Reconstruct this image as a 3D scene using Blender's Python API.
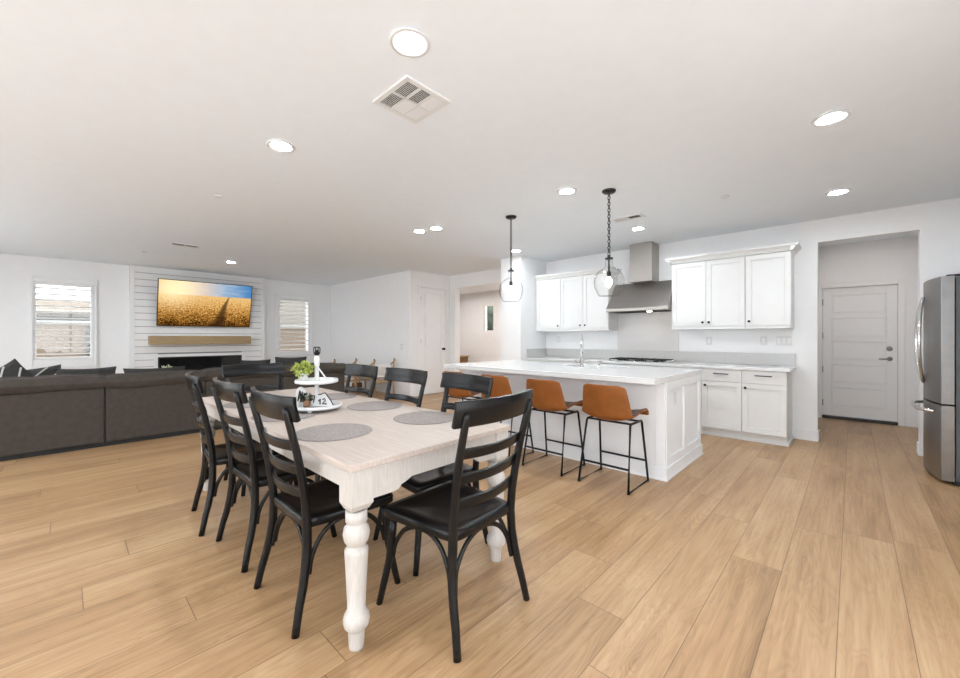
import bpy, bmesh, math, random
from mathutils import Matrix, Vector
R = math.radians; PI = math.pi
random.seed(7)
SC = bpy.context.scene
COL = SC.collection
for o in list(bpy.data.objects): bpy.data.objects.remove(o)

# ------------------------------------------------------------------ camera
cam = bpy.data.objects.new('camera', bpy.data.cameras.new('camera')); COL.objects.link(cam)
cam.location = (0, 0, 1.29); cam.rotation_euler = (R(90), 0, R(43.4))
cam.data.sensor_fit = 'HORIZONTAL'; cam.data.sensor_width = 36; cam.data.lens = 394/960*36
cam.data.shift_y = -(339-337.3)/960
cam.data.clip_start = .05
SC.camera = cam
# ------------------------------------------------------------------ sky, daylight, exposure
SC.view_settings.view_transform = 'Standard'; SC.view_settings.look = 'None'
SC.view_settings.gamma = 1; SC.view_settings.use_curve_mapping = False
SC.view_settings.exposure = 0.40
SKY = 4.0
w = bpy.data.worlds.new('overcast_sky'); SC.world = w; w.use_nodes = True
w.node_tree.nodes['Background'].inputs['Color'].default_value = (.90, .95, 1, 1)
w.node_tree.nodes['Background'].inputs['Strength'].default_value = SKY
def portal(name, loc, rot, sx, sy):
    l = bpy.data.lights.new(name, 'AREA'); l.shape = 'RECTANGLE'; l.size = sx; l.size_y = sy
    l.cycles.is_portal = True
    o = bpy.data.objects.new(name, l); COL.objects.link(o); o.location = loc; o.rotation_euler = rot
sun = bpy.data.objects.new('sun', bpy.data.lights.new('sun', 'SUN')); COL.objects.link(sun)
sun.data.energy = 7; sun.data.angle = R(1.5); sun.data.color = (1, .97, .93)
sun.rotation_euler = Vector((-.20, .20, .96)).to_track_quat('Z', 'Y').to_euler()      # high and in front of the house: it only lights the added bounce slab outside
portal('daylight_portal', (-7.3, -2.72, 1.2), (R(90), 0, 0), 4.2, 2.5)
portal('daylight_portal.001', (-1.9, -2.72, 1.2), (R(90), 0, 0), 4.8, 2.5)
portal('daylight_portal.004', (1.56, .2, 1.2), (R(90), 0, R(90)), 4.0, 2.5)
portal('daylight_portal.002', (-10.85, 0, 1.58), (R(90), 0, R(-90)), .8, 1.4)
portal('daylight_portal.003', (-10.85, 4.15, 1.58), (R(90), 0, R(-90)), .8, 1.4)
LAMP = 240.0

# ------------------------------------------------------------------ mesh builder
class MB:
    def __init__(s): s.v = []; s.f = []; s.s = []; s.M = Matrix()
    def add(s, vs, fs, smooth=False):
        n = len(s.v)
        s.v += [tuple(s.M @ Vector(p)) for p in vs]
        s.f += [tuple(i+n for i in f) for f in fs]; s.s += [smooth]*len(fs)
        return s
    def box(s, x0, x1, y0, y1, z0, z1):
        v = [(x, y, z) for z in (z0, z1) for y in (y0, y1) for x in (x0, x1)]
        return s.add(v, [(0,2,3,1), (4,5,7,6), (0,1,5,4), (2,6,7,3), (0,4,6,2), (1,3,7,5)])
    def lathe(s, prof, c=(0,0,0), n=24, smooth=True, ends=True):
        v = []; f = []
        for r, z in prof:
            for k in range(n):
                a = 2*PI*k/n; v.append((c[0]+r*math.cos(a), c[1]+r*math.sin(a), c[2]+z))
        for i in range(len(prof)-1):
            for k in range(n):
                a = i*n+k; b = i*n+(k+1) % n; f.append((a, b, b+n, a+n))
        s.add(v, f, smooth)
        m = len(prof)
        caps = []
        if ends and prof[0][0] > 1e-6: caps.append(tuple(range(n))[::-1])
        if ends and prof[-1][0] > 1e-6: caps.append(tuple(range((m-1)*n, m*n)))
        if caps:
            base = len(s.v)-len(v); s.f += [tuple(i+base for i in c_) for c_ in caps]; s.s += [False]*len(caps)
        return s
    def tube(s, path, r, n=10, closed=False, sx=1, sy=1, up=None, smooth=True):
        P = [Vector(p) for p in path]; m = len(P); rr = r if isinstance(r, (list, tuple)) else [r]*m
        v = []; f = []; ref = Vector(up) if up else None
        for i, p in enumerate(P):
            a = P[(i-1) % m] if (closed or i > 0) else p; b = P[(i+1) % m] if (closed or i < m-1) else p
            t = (b-a).normalized()
            if ref is None: ref = Vector((0,0,1)) if abs(t.z) < .9 else Vector((1,0,0))
            e1 = (ref - t*ref.dot(t)).normalized(); e2 = t.cross(e1)
            if not up: ref = e1
            for k in range(n):
                q = 2*PI*k/n; v.append(p + e1*math.cos(q)*rr[i]*sx + e2*math.sin(q)*rr[i]*sy)
        last = m if closed else m-1
        for i in range(last):
            for k in range(n):
                a = i*n+k; b = i*n+(k+1) % n; c = ((i+1) % m)*n
                f.append((a, b, c+(k+1) % n, c+k))
        s.add(v, f, smooth)
        if not closed:
            base = len(s.v)-len(v)
            s.f += [tuple(base+k for k in range(n))[::-1], tuple(base+(m-1)*n+k for k in range(n))]; s.s += [False]*2
        return s
    def prism(s, pts, axis, a, b, smooth=False):
        n = len(pts)
        def P(p, h):
            return {'x': (h, p[0], p[1]), 'y': (p[0], h, p[1]), 'z': (p[0], p[1], h)}[axis]
        v = [P(p, a) for p in pts] + [P(p, b) for p in pts]
        s.add(v, [tuple(range(n))[::-1], tuple(range(n, 2*n))])
        s.add(v, [(i, (i+1) % n, (i+1) % n+n, i+n) for i in range(n)], smooth)
        return s
    def sheet(s, fn, nu, nv, th, smooth=True):
        g = [[Vector(fn(i/nu, j/nv)) for j in range(nv+1)] for i in range(nu+1)]
        v = []; 
        def nrm(i, j):
            a = g[min(i+1, nu)][j]-g[max(i-1, 0)][j]; b = g[i][min(j+1, nv)]-g[i][max(j-1, 0)]
            return a.cross(b).normalized()
        W = nv+1; N = (nu+1)*W
        for i in range(nu+1):
            for j in range(W): v.append(g[i][j])
        for i in range(nu+1):
            for j in range(W): v.append(g[i][j]+nrm(i, j)*th)
        f = []
        for i in range(nu):
            for j in range(nv):
                a = i*W+j; f.append((a, a+1, a+W+1, a+W)); f.append((N+a, N+a+W, N+a+W+1, N+a+1))
        for i in range(nu):
            a = i*W; f.append((a, a+W, N+a+W, N+a)); a += nv; f.append((a, N+a, N+a+W, a+W))
        for j in range(nv):
            a = j; f.append((a, N+a, N+a+1, a+1)); a += nu*W; f.append((a, a+1, N+a+1, N+a))
        return s.add(v, f, smooth)
    def pillow(s, sx, sy, t, n=14, pinch=.10, lump=0.0, seed=0, box=.5):
        rg = random.Random(seed); ph = [rg.uniform(0, 6) for _ in range(6)]
        v = []; f = []
        for side in (1, -1):
            for i in range(n+1):
                for j in range(n+1):
                    u = 2*i/n-1; q = 2*j/n-1
                    x = u*sx/2*(1-pinch*(1-q*q)); y = q*sy/2*(1-pinch*(1-u*u))
                    h = ((1-u**4)*(1-q**4))**box*t/2
                    h *= 1+lump*math.sin(3*u+ph[0])*math.sin(4*q+ph[1])+lump*.6*math.sin(7*u+5*q+ph[2])
                    v.append((x, y, side*h))
        W = n+1; N = W*W
        for i in range(n):
            for j in range(n):
                a = i*W+j; f.append((a, a+W, a+W+1, a+1)); f.append((N+a, N+a+1, N+a+W+1, N+a+W))
        return s.add(v, f, True)
    def leaves(s, c, rx, rz, n, size, seed=0, half=False):
        rg = random.Random(seed)
        for _ in range(n):
            d = Vector((rg.gauss(0,1), rg.gauss(0,1), rg.gauss(0,1))).normalized()
            if half: d.z = abs(d.z)
            k = rg.uniform(.55, 1)
            p = Vector(c)+Vector((d.x*rx*k, d.y*rx*k, d.z*rz*k))
            a = Vector((rg.gauss(0,1), rg.gauss(0,1), rg.gauss(0,1))).normalized()
            t = (d*.8+a*.6).normalized(); e = t.cross(a).normalized(); L = size*rg.uniform(.7, 1.2)
            nn = t.cross(e)*L*.12
            s.add([p, p+t*L*.45+e*L*.28+nn, p+t*L, p+t*L*.45-e*L*.28+nn, p+t*L*.5-nn*.6], [(0,1,4), (1,2,4), (2,3,4), (3,0,4)], True)
        return s
    def build(s, name, mat, parent=None, bevel=0, sub=0, weld=False):
        me = bpy.data.meshes.new(name); me.from_pydata([tuple(p) for p in s.v], [], s.f)
        me.polygons.foreach_set('use_smooth', s.s); me.materials.append(mat)
        if weld:
            b = bmesh.new(); b.from_mesh(me); bmesh.ops.remove_doubles(b, verts=b.verts, dist=1e-5)
            bmesh.ops.recalc_face_normals(b, faces=b.faces); b.to_mesh(me); b.free()
        me.update()
        o = bpy.data.objects.new(name, me); COL.objects.link(o)
        if parent: o.parent = parent
        if bevel:
            m = o.modifiers.new('bevel', 'BEVEL'); m.width = bevel; m.segments = 2; m.limit_method = 'ANGLE'; m.angle_limit = R(40)
        if sub:
            m = o.modifiers.new('subdivision', 'SUBSURF'); m.levels = sub; m.render_levels = sub
        return o
def spline(pts, n=6):
    P = [Vector(p) for p in pts]; out = []
    for i in range(len(P)-1):
        a = P[max(i-1, 0)]; b = P[i]; c = P[i+1]; d = P[min(i+2, len(P)-1)]
        for k in range(n):
            t = k/n
            out.append(.5*((2*b)+(c-a)*t+(2*a-5*b+4*c-d)*t*t+(3*b-a-3*c+d)*t**3))
    return out+[P[-1]]
def tag(o, label, cat, group=None):
    o['label'] = label; o['category'] = cat
    if group: o['group'] = group
    return o
def thing(name, label, cat, loc=(0,0,0), rz=0, group=None):
    o = bpy.data.objects.new(name, None); COL.objects.link(o); o.empty_display_size = .1
    o.location = loc; o.rotation_euler = (0, 0, rz)
    return tag(o, label, cat, group)
def struct(o): o['kind'] = 'structure'; return o
def sthing(name, loc=(0,0,0)):
    o = bpy.data.objects.new(name, None); COL.objects.link(o); o.location = loc; return struct(o)
def dup(o, loc=None, rz=None, label=None, parent=None):
    c = o.copy(); COL.objects.link(c)
    if parent: c.parent = parent
    if loc is not None: c.location = loc
    if rz is not None: c.rotation_euler = (0, 0, rz)
    if label: c['label'] = label
    for ch in list(o.children): dup(ch, parent=c)
    return c
def T(x, y, z): return Matrix.Translation((x, y, z))
def RZ(a): return Matrix.Rotation(a, 4, 'Z')
def RX(a): return Matrix.Rotation(a, 4, 'X')
def RY(a): return Matrix.Rotation(a, 4, 'Y')

# ------------------------------------------------------------------ materials
def mat(name, col, rough=.5, metal=0, var=.04, scale=8, bump=0, bscale=60, stretch=None, spec=None, coat=0):
    m = bpy.data.materials.new(name); m.use_nodes = True; nt = m.node_tree; N = nt.nodes; L = nt.links
    b = N['Principled BSDF']; b.inputs['Roughness'].default_value = rough; b.inputs['Metallic'].default_value = metal
    if spec is not None: b.inputs['Specular IOR Level'].default_value = spec
    if coat: b.inputs['Coat Weight'].default_value = coat; b.inputs['Coat Roughness'].default_value = .15
    tc = N.new('ShaderNodeTexCoord'); vec = tc.outputs['Object']
    if stretch:
        mp = N.new('ShaderNodeMapping'); mp.inputs['Scale'].default_value = stretch; L.new(vec, mp.inputs['Vector']); vec = mp.outputs['Vector']
    no = N.new('ShaderNodeTexNoise'); no.inputs['Scale'].default_value = scale; no.inputs['Detail'].default_value = 5
    L.new(vec, no.inputs['Vector'])
    cr = N.new('ShaderNodeValToRGB'); L.new(no.outputs['Fac'], cr.inputs['Fac'])
    cr.color_ramp.elements[0].position = .3; cr.color_ramp.elements[1].position = .7
    cr.color_ramp.elements[0].color = tuple(max(0, c*(1-var)) for c in col)+(1,)
    cr.color_ramp.elements[1].color = tuple(min(1, c*(1+var)) for c in col)+(1,)
    L.new(cr.outputs['Color'], b.inputs['Base Color'])
    if bump:
        n2 = N.new('ShaderNodeTexNoise'); n2.inputs['Scale'].default_value = bscale; L.new(vec, n2.inputs['Vector'])
        bp = N.new('ShaderNodeBump'); bp.inputs['Strength'].default_value = bump; bp.inputs['Distance'].default_value = .01
        L.new(n2.outputs['Fac'], bp.inputs['Height']); L.new(bp.outputs['Normal'], b.inputs['Normal'])
    return m
def emit(name, col, k):
    m = bpy.data.materials.new(name); m.use_nodes = True; N = m.node_tree.nodes
    e = N.new('ShaderNodeEmission'); e.inputs['Color'].default_value = col+(1,); e.inputs['Strength'].default_value = k
    m.node_tree.links.new(e.outputs[0], N['Material Output'].inputs['Surface']); return m
def thin_glass(name, tint=(1,1,1), ior=1.45):
    m = bpy.data.materials.new(name); m.use_nodes = True; N = m.node_tree.nodes; L = m.node_tree.links
    t = N.new('ShaderNodeBsdfTransparent')
    lw2 = N.new('ShaderNodeLayerWeight'); lw2.inputs['Blend'].default_value = .5          # longer path through the glass at grazing angles
    p2 = N.new('ShaderNodeMath'); p2.operation = 'POWER'; p2.inputs[1].default_value = 4.0; L.new(lw2.outputs['Facing'], p2.inputs[0])
    mx = N.new('ShaderNodeMix'); mx.data_type = 'RGBA'; L.new(p2.outputs[0], mx.inputs[0]); mx.inputs[6].default_value = tint+(1,); mx.inputs[7].default_value = (.22, .23, .235, 1)
    L.new(mx.outputs[2], t.inputs['Color'])
    g = N.new('ShaderNodeBsdfGlossy'); g.inputs['Roughness'].default_value = .02
    lw = N.new('ShaderNodeLayerWeight'); lw.inputs['Blend'].default_value = .5
    pw = N.new('ShaderNodeMath'); pw.operation = 'POWER'; pw.inputs[1].default_value = 4.0; L.new(lw.outputs['Facing'], pw.inputs[0])
    f = N.new('ShaderNodeMath'); f.operation = 'MULTIPLY_ADD'; f.inputs[1].default_value = ior-.95; f.inputs[2].default_value = .045; L.new(pw.outputs[0], f.inputs[0])
    x = N.new('ShaderNodeMixShader'); L.new(f.outputs[0], x.inputs[0]); L.new(t.outputs[0], x.inputs[1]); L.new(g.outputs[0], x.inputs[2])
    L.new(x.outputs[0], N['Material Output'].inputs['Surface']); return m

M = dict(
    wall=mat('wall_paint', (.885, .885, .89), .65, var=.01, bump=.03, bscale=120),
    ceil=mat('ceiling_paint', (.855, .895, .935), .8, var=.01, bump=.03, bscale=150),
    trim=mat('trim_paint', (.88, .88, .88), .4, var=.01),
    cab=mat('cabinet_paint', (.79, .79, .785), .38, var=.01),
    island=mat('island_paint', (.87, .88, .90), .4, var=.01),
    joint_shade=mat('joint_shade_grey', (.30, .30, .30), .9),
    ship=mat('shiplap_paint', (.88, .88, .88), .5, var=.015),
    quartz=mat('white_quartz', (.76, .76, .76), .12, var=.03, scale=3),
    quartzg=mat('grey_quartz', (.56, .55, .535), .2, var=.03, scale=30),
    splash=mat('backsplash', (.66, .64, .63), .3, var=.02, scale=3),
    steel=mat('brushed_steel', (.40, .375, .35), .38, 1, var=.06, scale=20, stretch=(1, 1, 30)),
    steelv=mat('fridge_steel', (.30, .30, .30), .28, 1, var=.06, scale=14, stretch=(1, 40, 1)),
    steel_l=mat('light_steel', (.62, .62, .62), .25, 1, var=.04),
    fridge_side=mat('fridge_side_grey', (.10, .107, .115), .45, .3, var=.05),
    chrome=mat('chrome', (.75, .75, .76), .1, 1, var=.01),
    black=mat('black_metal', (.012, .012, .013), .4, .5, var=.2),
    chair=mat('black_painted_wood', (.006, .006, .0065), .26, var=.25, scale=14, stretch=(6, 6, 1), spec=.28),
    table=mat('whitewashed_wood', (.50, .425, .375), .45, var=.10, scale=6, stretch=(1, 14, 8), bump=.05),
    tleg=mat('white_painted_wood', (.52, .485, .45), .45, var=.08, scale=14, stretch=(8, 8, 1), bump=.04),
    placemat=mat('grey_woven_placemat', (.30, .265, .25), .8, var=.16, scale=60, bump=.4, bscale=300),
    leather=mat('cognac_leather', (.255, .084, .018), .42, var=.14, scale=10, bump=.08, bscale=200, spec=.3),
    leather_in=mat('dark_brown_leather', (.10, .055, .035), .5, var=.15, scale=10),
    sofa=mat('charcoal_brown_fabric', (.058, .0475, .039), .9, var=.14, scale=18, bump=.15, bscale=260),
    pillow=mat('dark_pillow_fabric', (.035, .034, .033), .9, var=.2, scale=25, bump=.2, bscale=200),
    piping=mat('pale_pillow_stripe', (.50, .49, .45), .9, var=.1),
    mantel=mat('light_oak', (.38, .265, .135), .5, var=.12, scale=5, stretch=(8, 1, 10)),
    oak=mat('pale_wood', (.50, .33, .17), .5, var=.12, scale=8, stretch=(6, 6, 1)),
    cream=mat('cream_upholstery', (.80, .79, .77), .9, var=.04, bump=.1, bscale=200),
    wicker=mat('brown_wicker', (.22, .12, .05), .8, var=.4, scale=60, bump=.5, bscale=120),
    firebox=mat('firebox_black', (.010, .010, .010), .5, var=.2),
    pane=thin_glass('window_glass'), globe=thin_glass('pendant_glass', (.985, .985, .985), 1.5),
    fireglass=mat('fireplace_glass', (.012, .012, .013), .08, var=.1),
    white=mat('white_enamel', (.74, .74, .74), .3, var=.01),
    leaf=mat('leaf_green', (.40, .46, .10), .6, var=.55, scale=40), leafd=mat('dark_leaf_green', (.030, .045, .022), .7, var=.5, scale=5),
    leafp=mat('pale_leaf', (.62, .68, .45), .6, var=.3, scale=40),
    terracotta=mat('terracotta', (.36, .20, .11), .7, var=.15),
    ink=mat('black_ink', (.015, .015, .015), .6, var=.1),
    dark=mat('dark_gap', (.02, .02, .02), .8, var=.1), threshold=mat('dark_threshold', (.03, .028, .026), .5, var=.1),
    stucco=mat('tan_stucco', (.17, .13, .092), .9, var=.08, scale=4, bump=.2),
    stucco_l=mat('cream_stucco', (.21, .19, .16), .9, var=.05, scale=4), roof=mat('roof_tile', (.085, .07, .052), .9, var=.2, scale=12),
    eave=mat('grey_eave', (.04, .043, .043), .8, var=.1), ground=mat('concrete_paving', (.16, .155, .145), .9, var=.1),
    bounce_slab=mat('pale_bounce', (.66, .66, .66), .9, var=.05),
    lamp=emit('lamp_glow', (.87, .945, 1), LAMP), hall_fill=emit('added_hall_glow', (1, .96, .93), LAMP*1.8), entry_fill=emit('added_entry_glow', (1, .93, .88), LAMP*.42), bulb=emit('bulb_glow', (1, .90, .74), 45),
    nickel=mat('satin_nickel', (.35, .34, .33), .3, 1, var=.03), vent=mat('vent_white', (.78, .78, .78), .5, var=.01),
)

def floor_material():
    m = bpy.data.materials.new('oak_plank_floor'); m.use_nodes = True; nt = m.node_tree; N = nt.nodes; L = nt.links
    b = N['Principled BSDF']
    tc = N.new('ShaderNodeTexCoord'); sp = N.new('ShaderNodeSeparateXYZ'); L.new(tc.outputs['Object'], sp.inputs[0])
    def mth(op, a, c=None, d=None):
        n = N.new('ShaderNodeMath'); n.operation = op
        for i, q in enumerate((a, c, d)):
            if q is None: continue
            if isinstance(q, (int, float)): n.inputs[i].default_value = q
            else: L.new(q, n.inputs[i])
        return n.outputs[0]
    W, LEN = .236, 1.85
    cx = mth('DIVIDE', mth('ADD', sp.outputs['X'], .048), W); col = mth('FLOOR', cx); fx = mth('FRACT', cx)
    wn = N.new('ShaderNodeTexWhiteNoise'); wn.noise_dimensions = '1D'; L.new(col, wn.inputs['W'])
    cy = mth('ADD', mth('DIVIDE', sp.outputs['Y'], LEN), mth('MULTIPLY', wn.outputs['Value'], 7.0)); row = mth('FLOOR', cy); fy = mth('FRACT', cy)
    pid = mth('ADD', mth('MULTIPLY', col, 13.37), mth('MULTIPLY', row, 5.713))
    wp = N.new('ShaderNodeTexWhiteNoise'); wp.noise_dimensions = '1D'; L.new(pid, wp.inputs['W'])
    cv = N.new('ShaderNodeCombineXYZ'); L.new(sp.outputs['X'], cv.inputs[0]); L.new(sp.outputs['Y'], cv.inputs[1]); L.new(mth('MULTIPLY', wp.outputs['Value'], 90.0), cv.inputs[2])
    def noise(sc, scale, det, dist=0):
        mp = N.new('ShaderNodeMapping'); mp.inputs['Scale'].default_value = sc; L.new(cv.outputs[0], mp.inputs['Vector'])
        n = N.new('ShaderNodeTexNoise'); n.inputs['Scale'].default_value = scale; n.inputs['Detail'].default_value = det; n.inputs['Distortion'].default_value = dist
        L.new(mp.outputs[0], n.inputs['Vector']); return n.outputs['Fac']
    fine = noise((60, 2.2, 1), 1.0, 6, .3)
    broad = noise((7, .8, 1), 1.0, 3, .6)
    rings = mth('ABSOLUTE', mth('SINE', mth('MULTIPLY', broad, 75.0)))       # cathedral figure
    mask = noise((3, .7, 1), 1.3, 2)
    g = mth('ADD', mth('MULTIPLY', fine, .44), mth('MULTIPLY', broad, .50))
    g = mth('ADD', g, mth('MULTIPLY', mth('MULTIPLY', rings, .16), mth('SMOOTH_MIN', mask, 1.0, .1)))
    g = mth('ADD', g, mth('MULTIPLY', mth('SUBTRACT', wp.outputs['Value'], .5), .15))
    cr = N.new('ShaderNodeValToRGB'); L.new(g, cr.inputs['Fac']); e = cr.color_ramp.elements
    e[0].position = .30; e[0].color = (.27, .155, .072, 1); e[1].position = .76; e[1].color = (.565, .385, .218, 1)
    k = e.new(.52); k.color = (.435, .264, .134, 1)
    sx = mth('MINIMUM', fx, mth('SUBTRACT', 1.0, fx)); sy = mth('MINIMUM', fy, mth('SUBTRACT', 1.0, fy))
    seam = mth('MINIMUM', mth('DIVIDE', sx, .010), mth('DIVIDE', sy, .0014)); seam = mth('MINIMUM', seam, 1.0)
    mx = N.new('ShaderNodeMix'); mx.data_type = 'RGBA'; L.new(seam, mx.inputs[0]); mx.inputs[6].default_value = (.10, .055, .03, 1); L.new(cr.outputs[0], mx.inputs[7])
    L.new(mx.outputs[2], b.inputs['Base Color'])
    b.inputs['Roughness'].default_value = .36
    L.new(mth('ADD', .33, mth('MULTIPLY', fine, .14)), b.inputs['Roughness'])
    bp = N.new('ShaderNodeBump'); bp.inputs['Strength'].default_value = .12; bp.inputs['Distance'].default_value = .004
    L.new(mth('ADD', mth('MULTIPLY', fine, .3), seam), bp.inputs['Height']); L.new(bp.outputs[0], b.inputs['Normal'])
    return m
M['floor'] = floor_material()

# ------------------------------------------------------------------ room shell
H = 2.743
struct(MB().box(-10.9, 1.6, -2.75, 9.8, -.08, 0).build('floor', M['floor']))
struct(MB().box(-10.9, 1.6, -2.75, 9.8, H, H+.1).build('ceiling', M['ceil']))
WL = -10.65          # window wall
def wall(name, boxes, m='wall'):
    b = MB()
    for q in boxes: b.box(*q)
    return struct(b.build(name, M[m]))
wall('wall_left', [(-10.8, WL, -2.65, -.34, 0, H), (-10.8, WL, .36, 3.80, 0, H), (-10.8, WL, 4.53, 5.28, 0, H),
                   (-10.8, WL, -.34, .36, 0, .90), (-10.8, WL, -.34, .36, 2.26, H), (-10.8, WL, 3.80, 4.53, 0, .90), (-10.8, WL, 3.80, 4.53, 2.26, H)])
wall('wall_living', [(WL, -7.07, 5.16, 5.28, 0, H)])
wall('wall_pantry', [(-7.07, -6.95, 5.16, 5.43, 0, H), (-7.07, -6.95, 6.17, 6.32, 0, H), (-7.07, -6.95, 5.43, 6.17, 2.41, H)])
wall('wall_hallway', [(-7.07, -6.78, 6.32, 6.47, 0, H), (-6.78, -4.75, 6.32, 6.47, 2.44, H)])
wall('wall_column', [(-4.75, -4.30, 5.60, 6.50, 0, H)])
wall('wall_kitchen', [(-4.30, -.315, 6.41, 6.55, 0, H), (-.315, .533, 6.41, 6.55, 2.464, H), (.533, 1.5, 6.41, 6.55, 0, H)])
wall('wall_right', [(1.35, 1.5, -2.65, -1.8, 0, H), (1.35, 1.5, 2.2, 6.41, 0, H), (1.35, 1.5, -1.8, 2.2, 2.45, H)])
wall('wall_back', [(-10.8, -9.4, -2.65, -2.5, 0, H), (-5.2, -4.3, -2.65, -2.5, 0, H), (.5, 1.35, -2.65, -2.5, 0, H), (-9.4, -5.2, -2.65, -2.5, 2.45, H), (-4.3, .5, -2.65, -2.5, 2.45, H)])
wall('wall_hall', [(-10.0, -8.63, 9.3, 9.42, 0, H), (-8.17, -4.6, 9.3, 9.42, 0, H), (-8.63, -8.17, 9.3, 9.42, 0, 1.45), (-8.63, -8.17, 9.3, 9.42, 2.35, H),
                   (-10.0, -9.88, 5.24, 9.3, 0, H), (-4.72, -4.6, 6.5, 9.3, 0, H)])
wall('wall_entry', [(-.55, -.40, 6.55, 8.50, 0, H), (.74, .89, 6.55, 8.50, 0, H), (-.40, -.375, 8.38, 8.50, 0, H), (.50, .74, 8.38, 8.50, 0, H), (-.375, .50, 8.38, 8.50, 2.085, H)])

# shiplap fireplace breast: boards with open joints
CX0 = -10.50
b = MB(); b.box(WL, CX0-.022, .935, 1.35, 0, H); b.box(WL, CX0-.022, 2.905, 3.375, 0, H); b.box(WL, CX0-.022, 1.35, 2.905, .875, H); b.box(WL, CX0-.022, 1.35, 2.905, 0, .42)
struct(b.build('wall_chimney_breast', M['joint_shade'])); b = MB()  # grey colour stands in for the shade inside the board joints
nb = 20; hb = H/nb
for i in range(nb):
    z0, z1 = i*hb+.005, (i+1)*hb-.005
    if z1 <= .42 or z0 >= .875: b.box(CX0-.022, CX0, .935, 3.375, z0, z1)
    else:
        for y0, y1 in ((.935, 1.35), (2.905, 3.375)): b.box(CX0-.022, CX0, y0, y1, z0, z1)
struct(b.build('wall_fireplace', M['ship']))
b = MB()
for y0, y1 in ((.915, .985), (3.325, 3.395)): b.box(WL, CX0+.014, y0, y1, 0, H)
struct(b.build('trim_1', M['trim']))
b = MB()
for q in ((CX0, CX0+.016, 1.29, 1.35, .36, .935), (CX0, CX0+.016, 2.905, 2.965, .36, .935), (CX0, CX0+.016, 1.35, 2.905, .875, .935), (CX0, CX0+.016, 1.35, 2.905, .36, .42)): b.box(*q)
struct(b.build('trim_2', M['trim'], bevel=.003))

# baseboards
def base(name, boxes):
    b = MB()
    for q in boxes: b.box(*q)
    return struct(b.build(name, M['trim'], bevel=.004))
base('baseboard_kitchen', [(-.52, -.315, 6.396, 6.41, 0, .13), (-.315, -.301, 6.396, 6.56, 0, .13), (.519, .533, 6.396, 6.56, 0, .13), (.533, 1.35, 6.396, 6.41, 0, .13)])
base('baseboard_living', [(WL, -6.95, 5.146, 5.16, 0, .13)])
base('baseboard_pantry', [(-6.95, -6.936, 5.146, 5.35, 0, .13)])
base('baseboard_left', [(WL, WL+.014, -2.5, .915, 0, .13), (WL, WL+.014, 3.395, 5.10, 0, .13)])
base('baseboard_column', [(-4.764, -4.286, 5.586, 5.60, 0, .13)])
base('baseboard_hall', [(-9.88, -4.72, 9.286, 9.3, 0, .13)])
base('baseboard_entry', [(.56, .74, 8.366, 8.38, 0, .13)])
base('baseboard_right', [(1.336, 1.35, 2.2, 5.2, 0, .13)])

# windows with plantation shutters
def shutter_window(name, y0, y1, cy0, cy1, cz0, cz1, z0=.93, z1=2.24, tilt=-9):
    t = sthing(name, (WL, (y0+y1)/2, 0)); c = (y0+y1)/2; a0, a1 = y0-c, y1-c; k0, k1 = cy0-c, cy1-c
    b = MB(); x = .018
    b.box(0, .03, k0, a0-.042, cz0, cz1); b.box(0, .03, a1+.042, k1, cz0, cz1); b.box(0, .03, a0-.042, a1+.042, z1+.052, cz1); b.box(0, .03, a0-.042, a1+.042, cz0, z0-.052)
    b.box(.03, .042, k0, k0+.03, cz0, cz1); b.box(.03, .042, k1-.03, k1, cz0, cz1); b.box(.03, .042, k0+.03, k1-.03, cz1-.03, cz1); b.box(.03, .042, k0+.03, k1-.03, cz0, cz0+.03)
    b.build('window_frame', M['trim'], t, bevel=.004)
    b = MB(); b.box(-.02, x, a0-.035, a0, z0-.045, z1+.045); b.box(-.02, x, a1, a1+.035, z0-.045, z1+.045); b.box(-.02, x, a0, a1, z1, z1+.045); b.box(-.02, x, a0, a1, z0-.045, z0)
    sh = b.build('shutter_frame', M['trim'], t, bevel=.003)
    n = 12; st = (z1-z0)/n
    for i in range(n):
        b = MB(); b.M = T(.005, 0, z0+(i+.5)*st) @ RY(R(tilt))
        b.prism([(-.052, 0), (-.048, .005), (.048, .005), (.052, 0), (.048, -.005), (-.048, -.005)], 'y', a0+.002, a1-.002)
        b.M = Matrix()
        # prism 'y' takes (x, z)
        b.build('louver', M['trim'], t)
    MB().box(-.125, -.12, a0-.02, a1+.02, z0-.03, z1+.03).build('window_pane', M['pane'], t)
    b = MB(); b.box(-.135, -.11, a0-.03, a1+.03, (z0+z1)/2-.02, (z0+z1)/2+.02); b.box(-.14, -.10, a0-.035, a0-.0, z0-.035, z1+.03); b.box(-.14, -.10, a1, a1+.035, z0-.035, z1+.03)
    b.build('sash', M['trim'], t)
shutter_window('window_1', -.355, .366, -.405, .447, .735, 2.39)
shutter_window('window_2', 3.812, 4.524, 3.70, 4.63, .80, 2.40)
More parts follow.
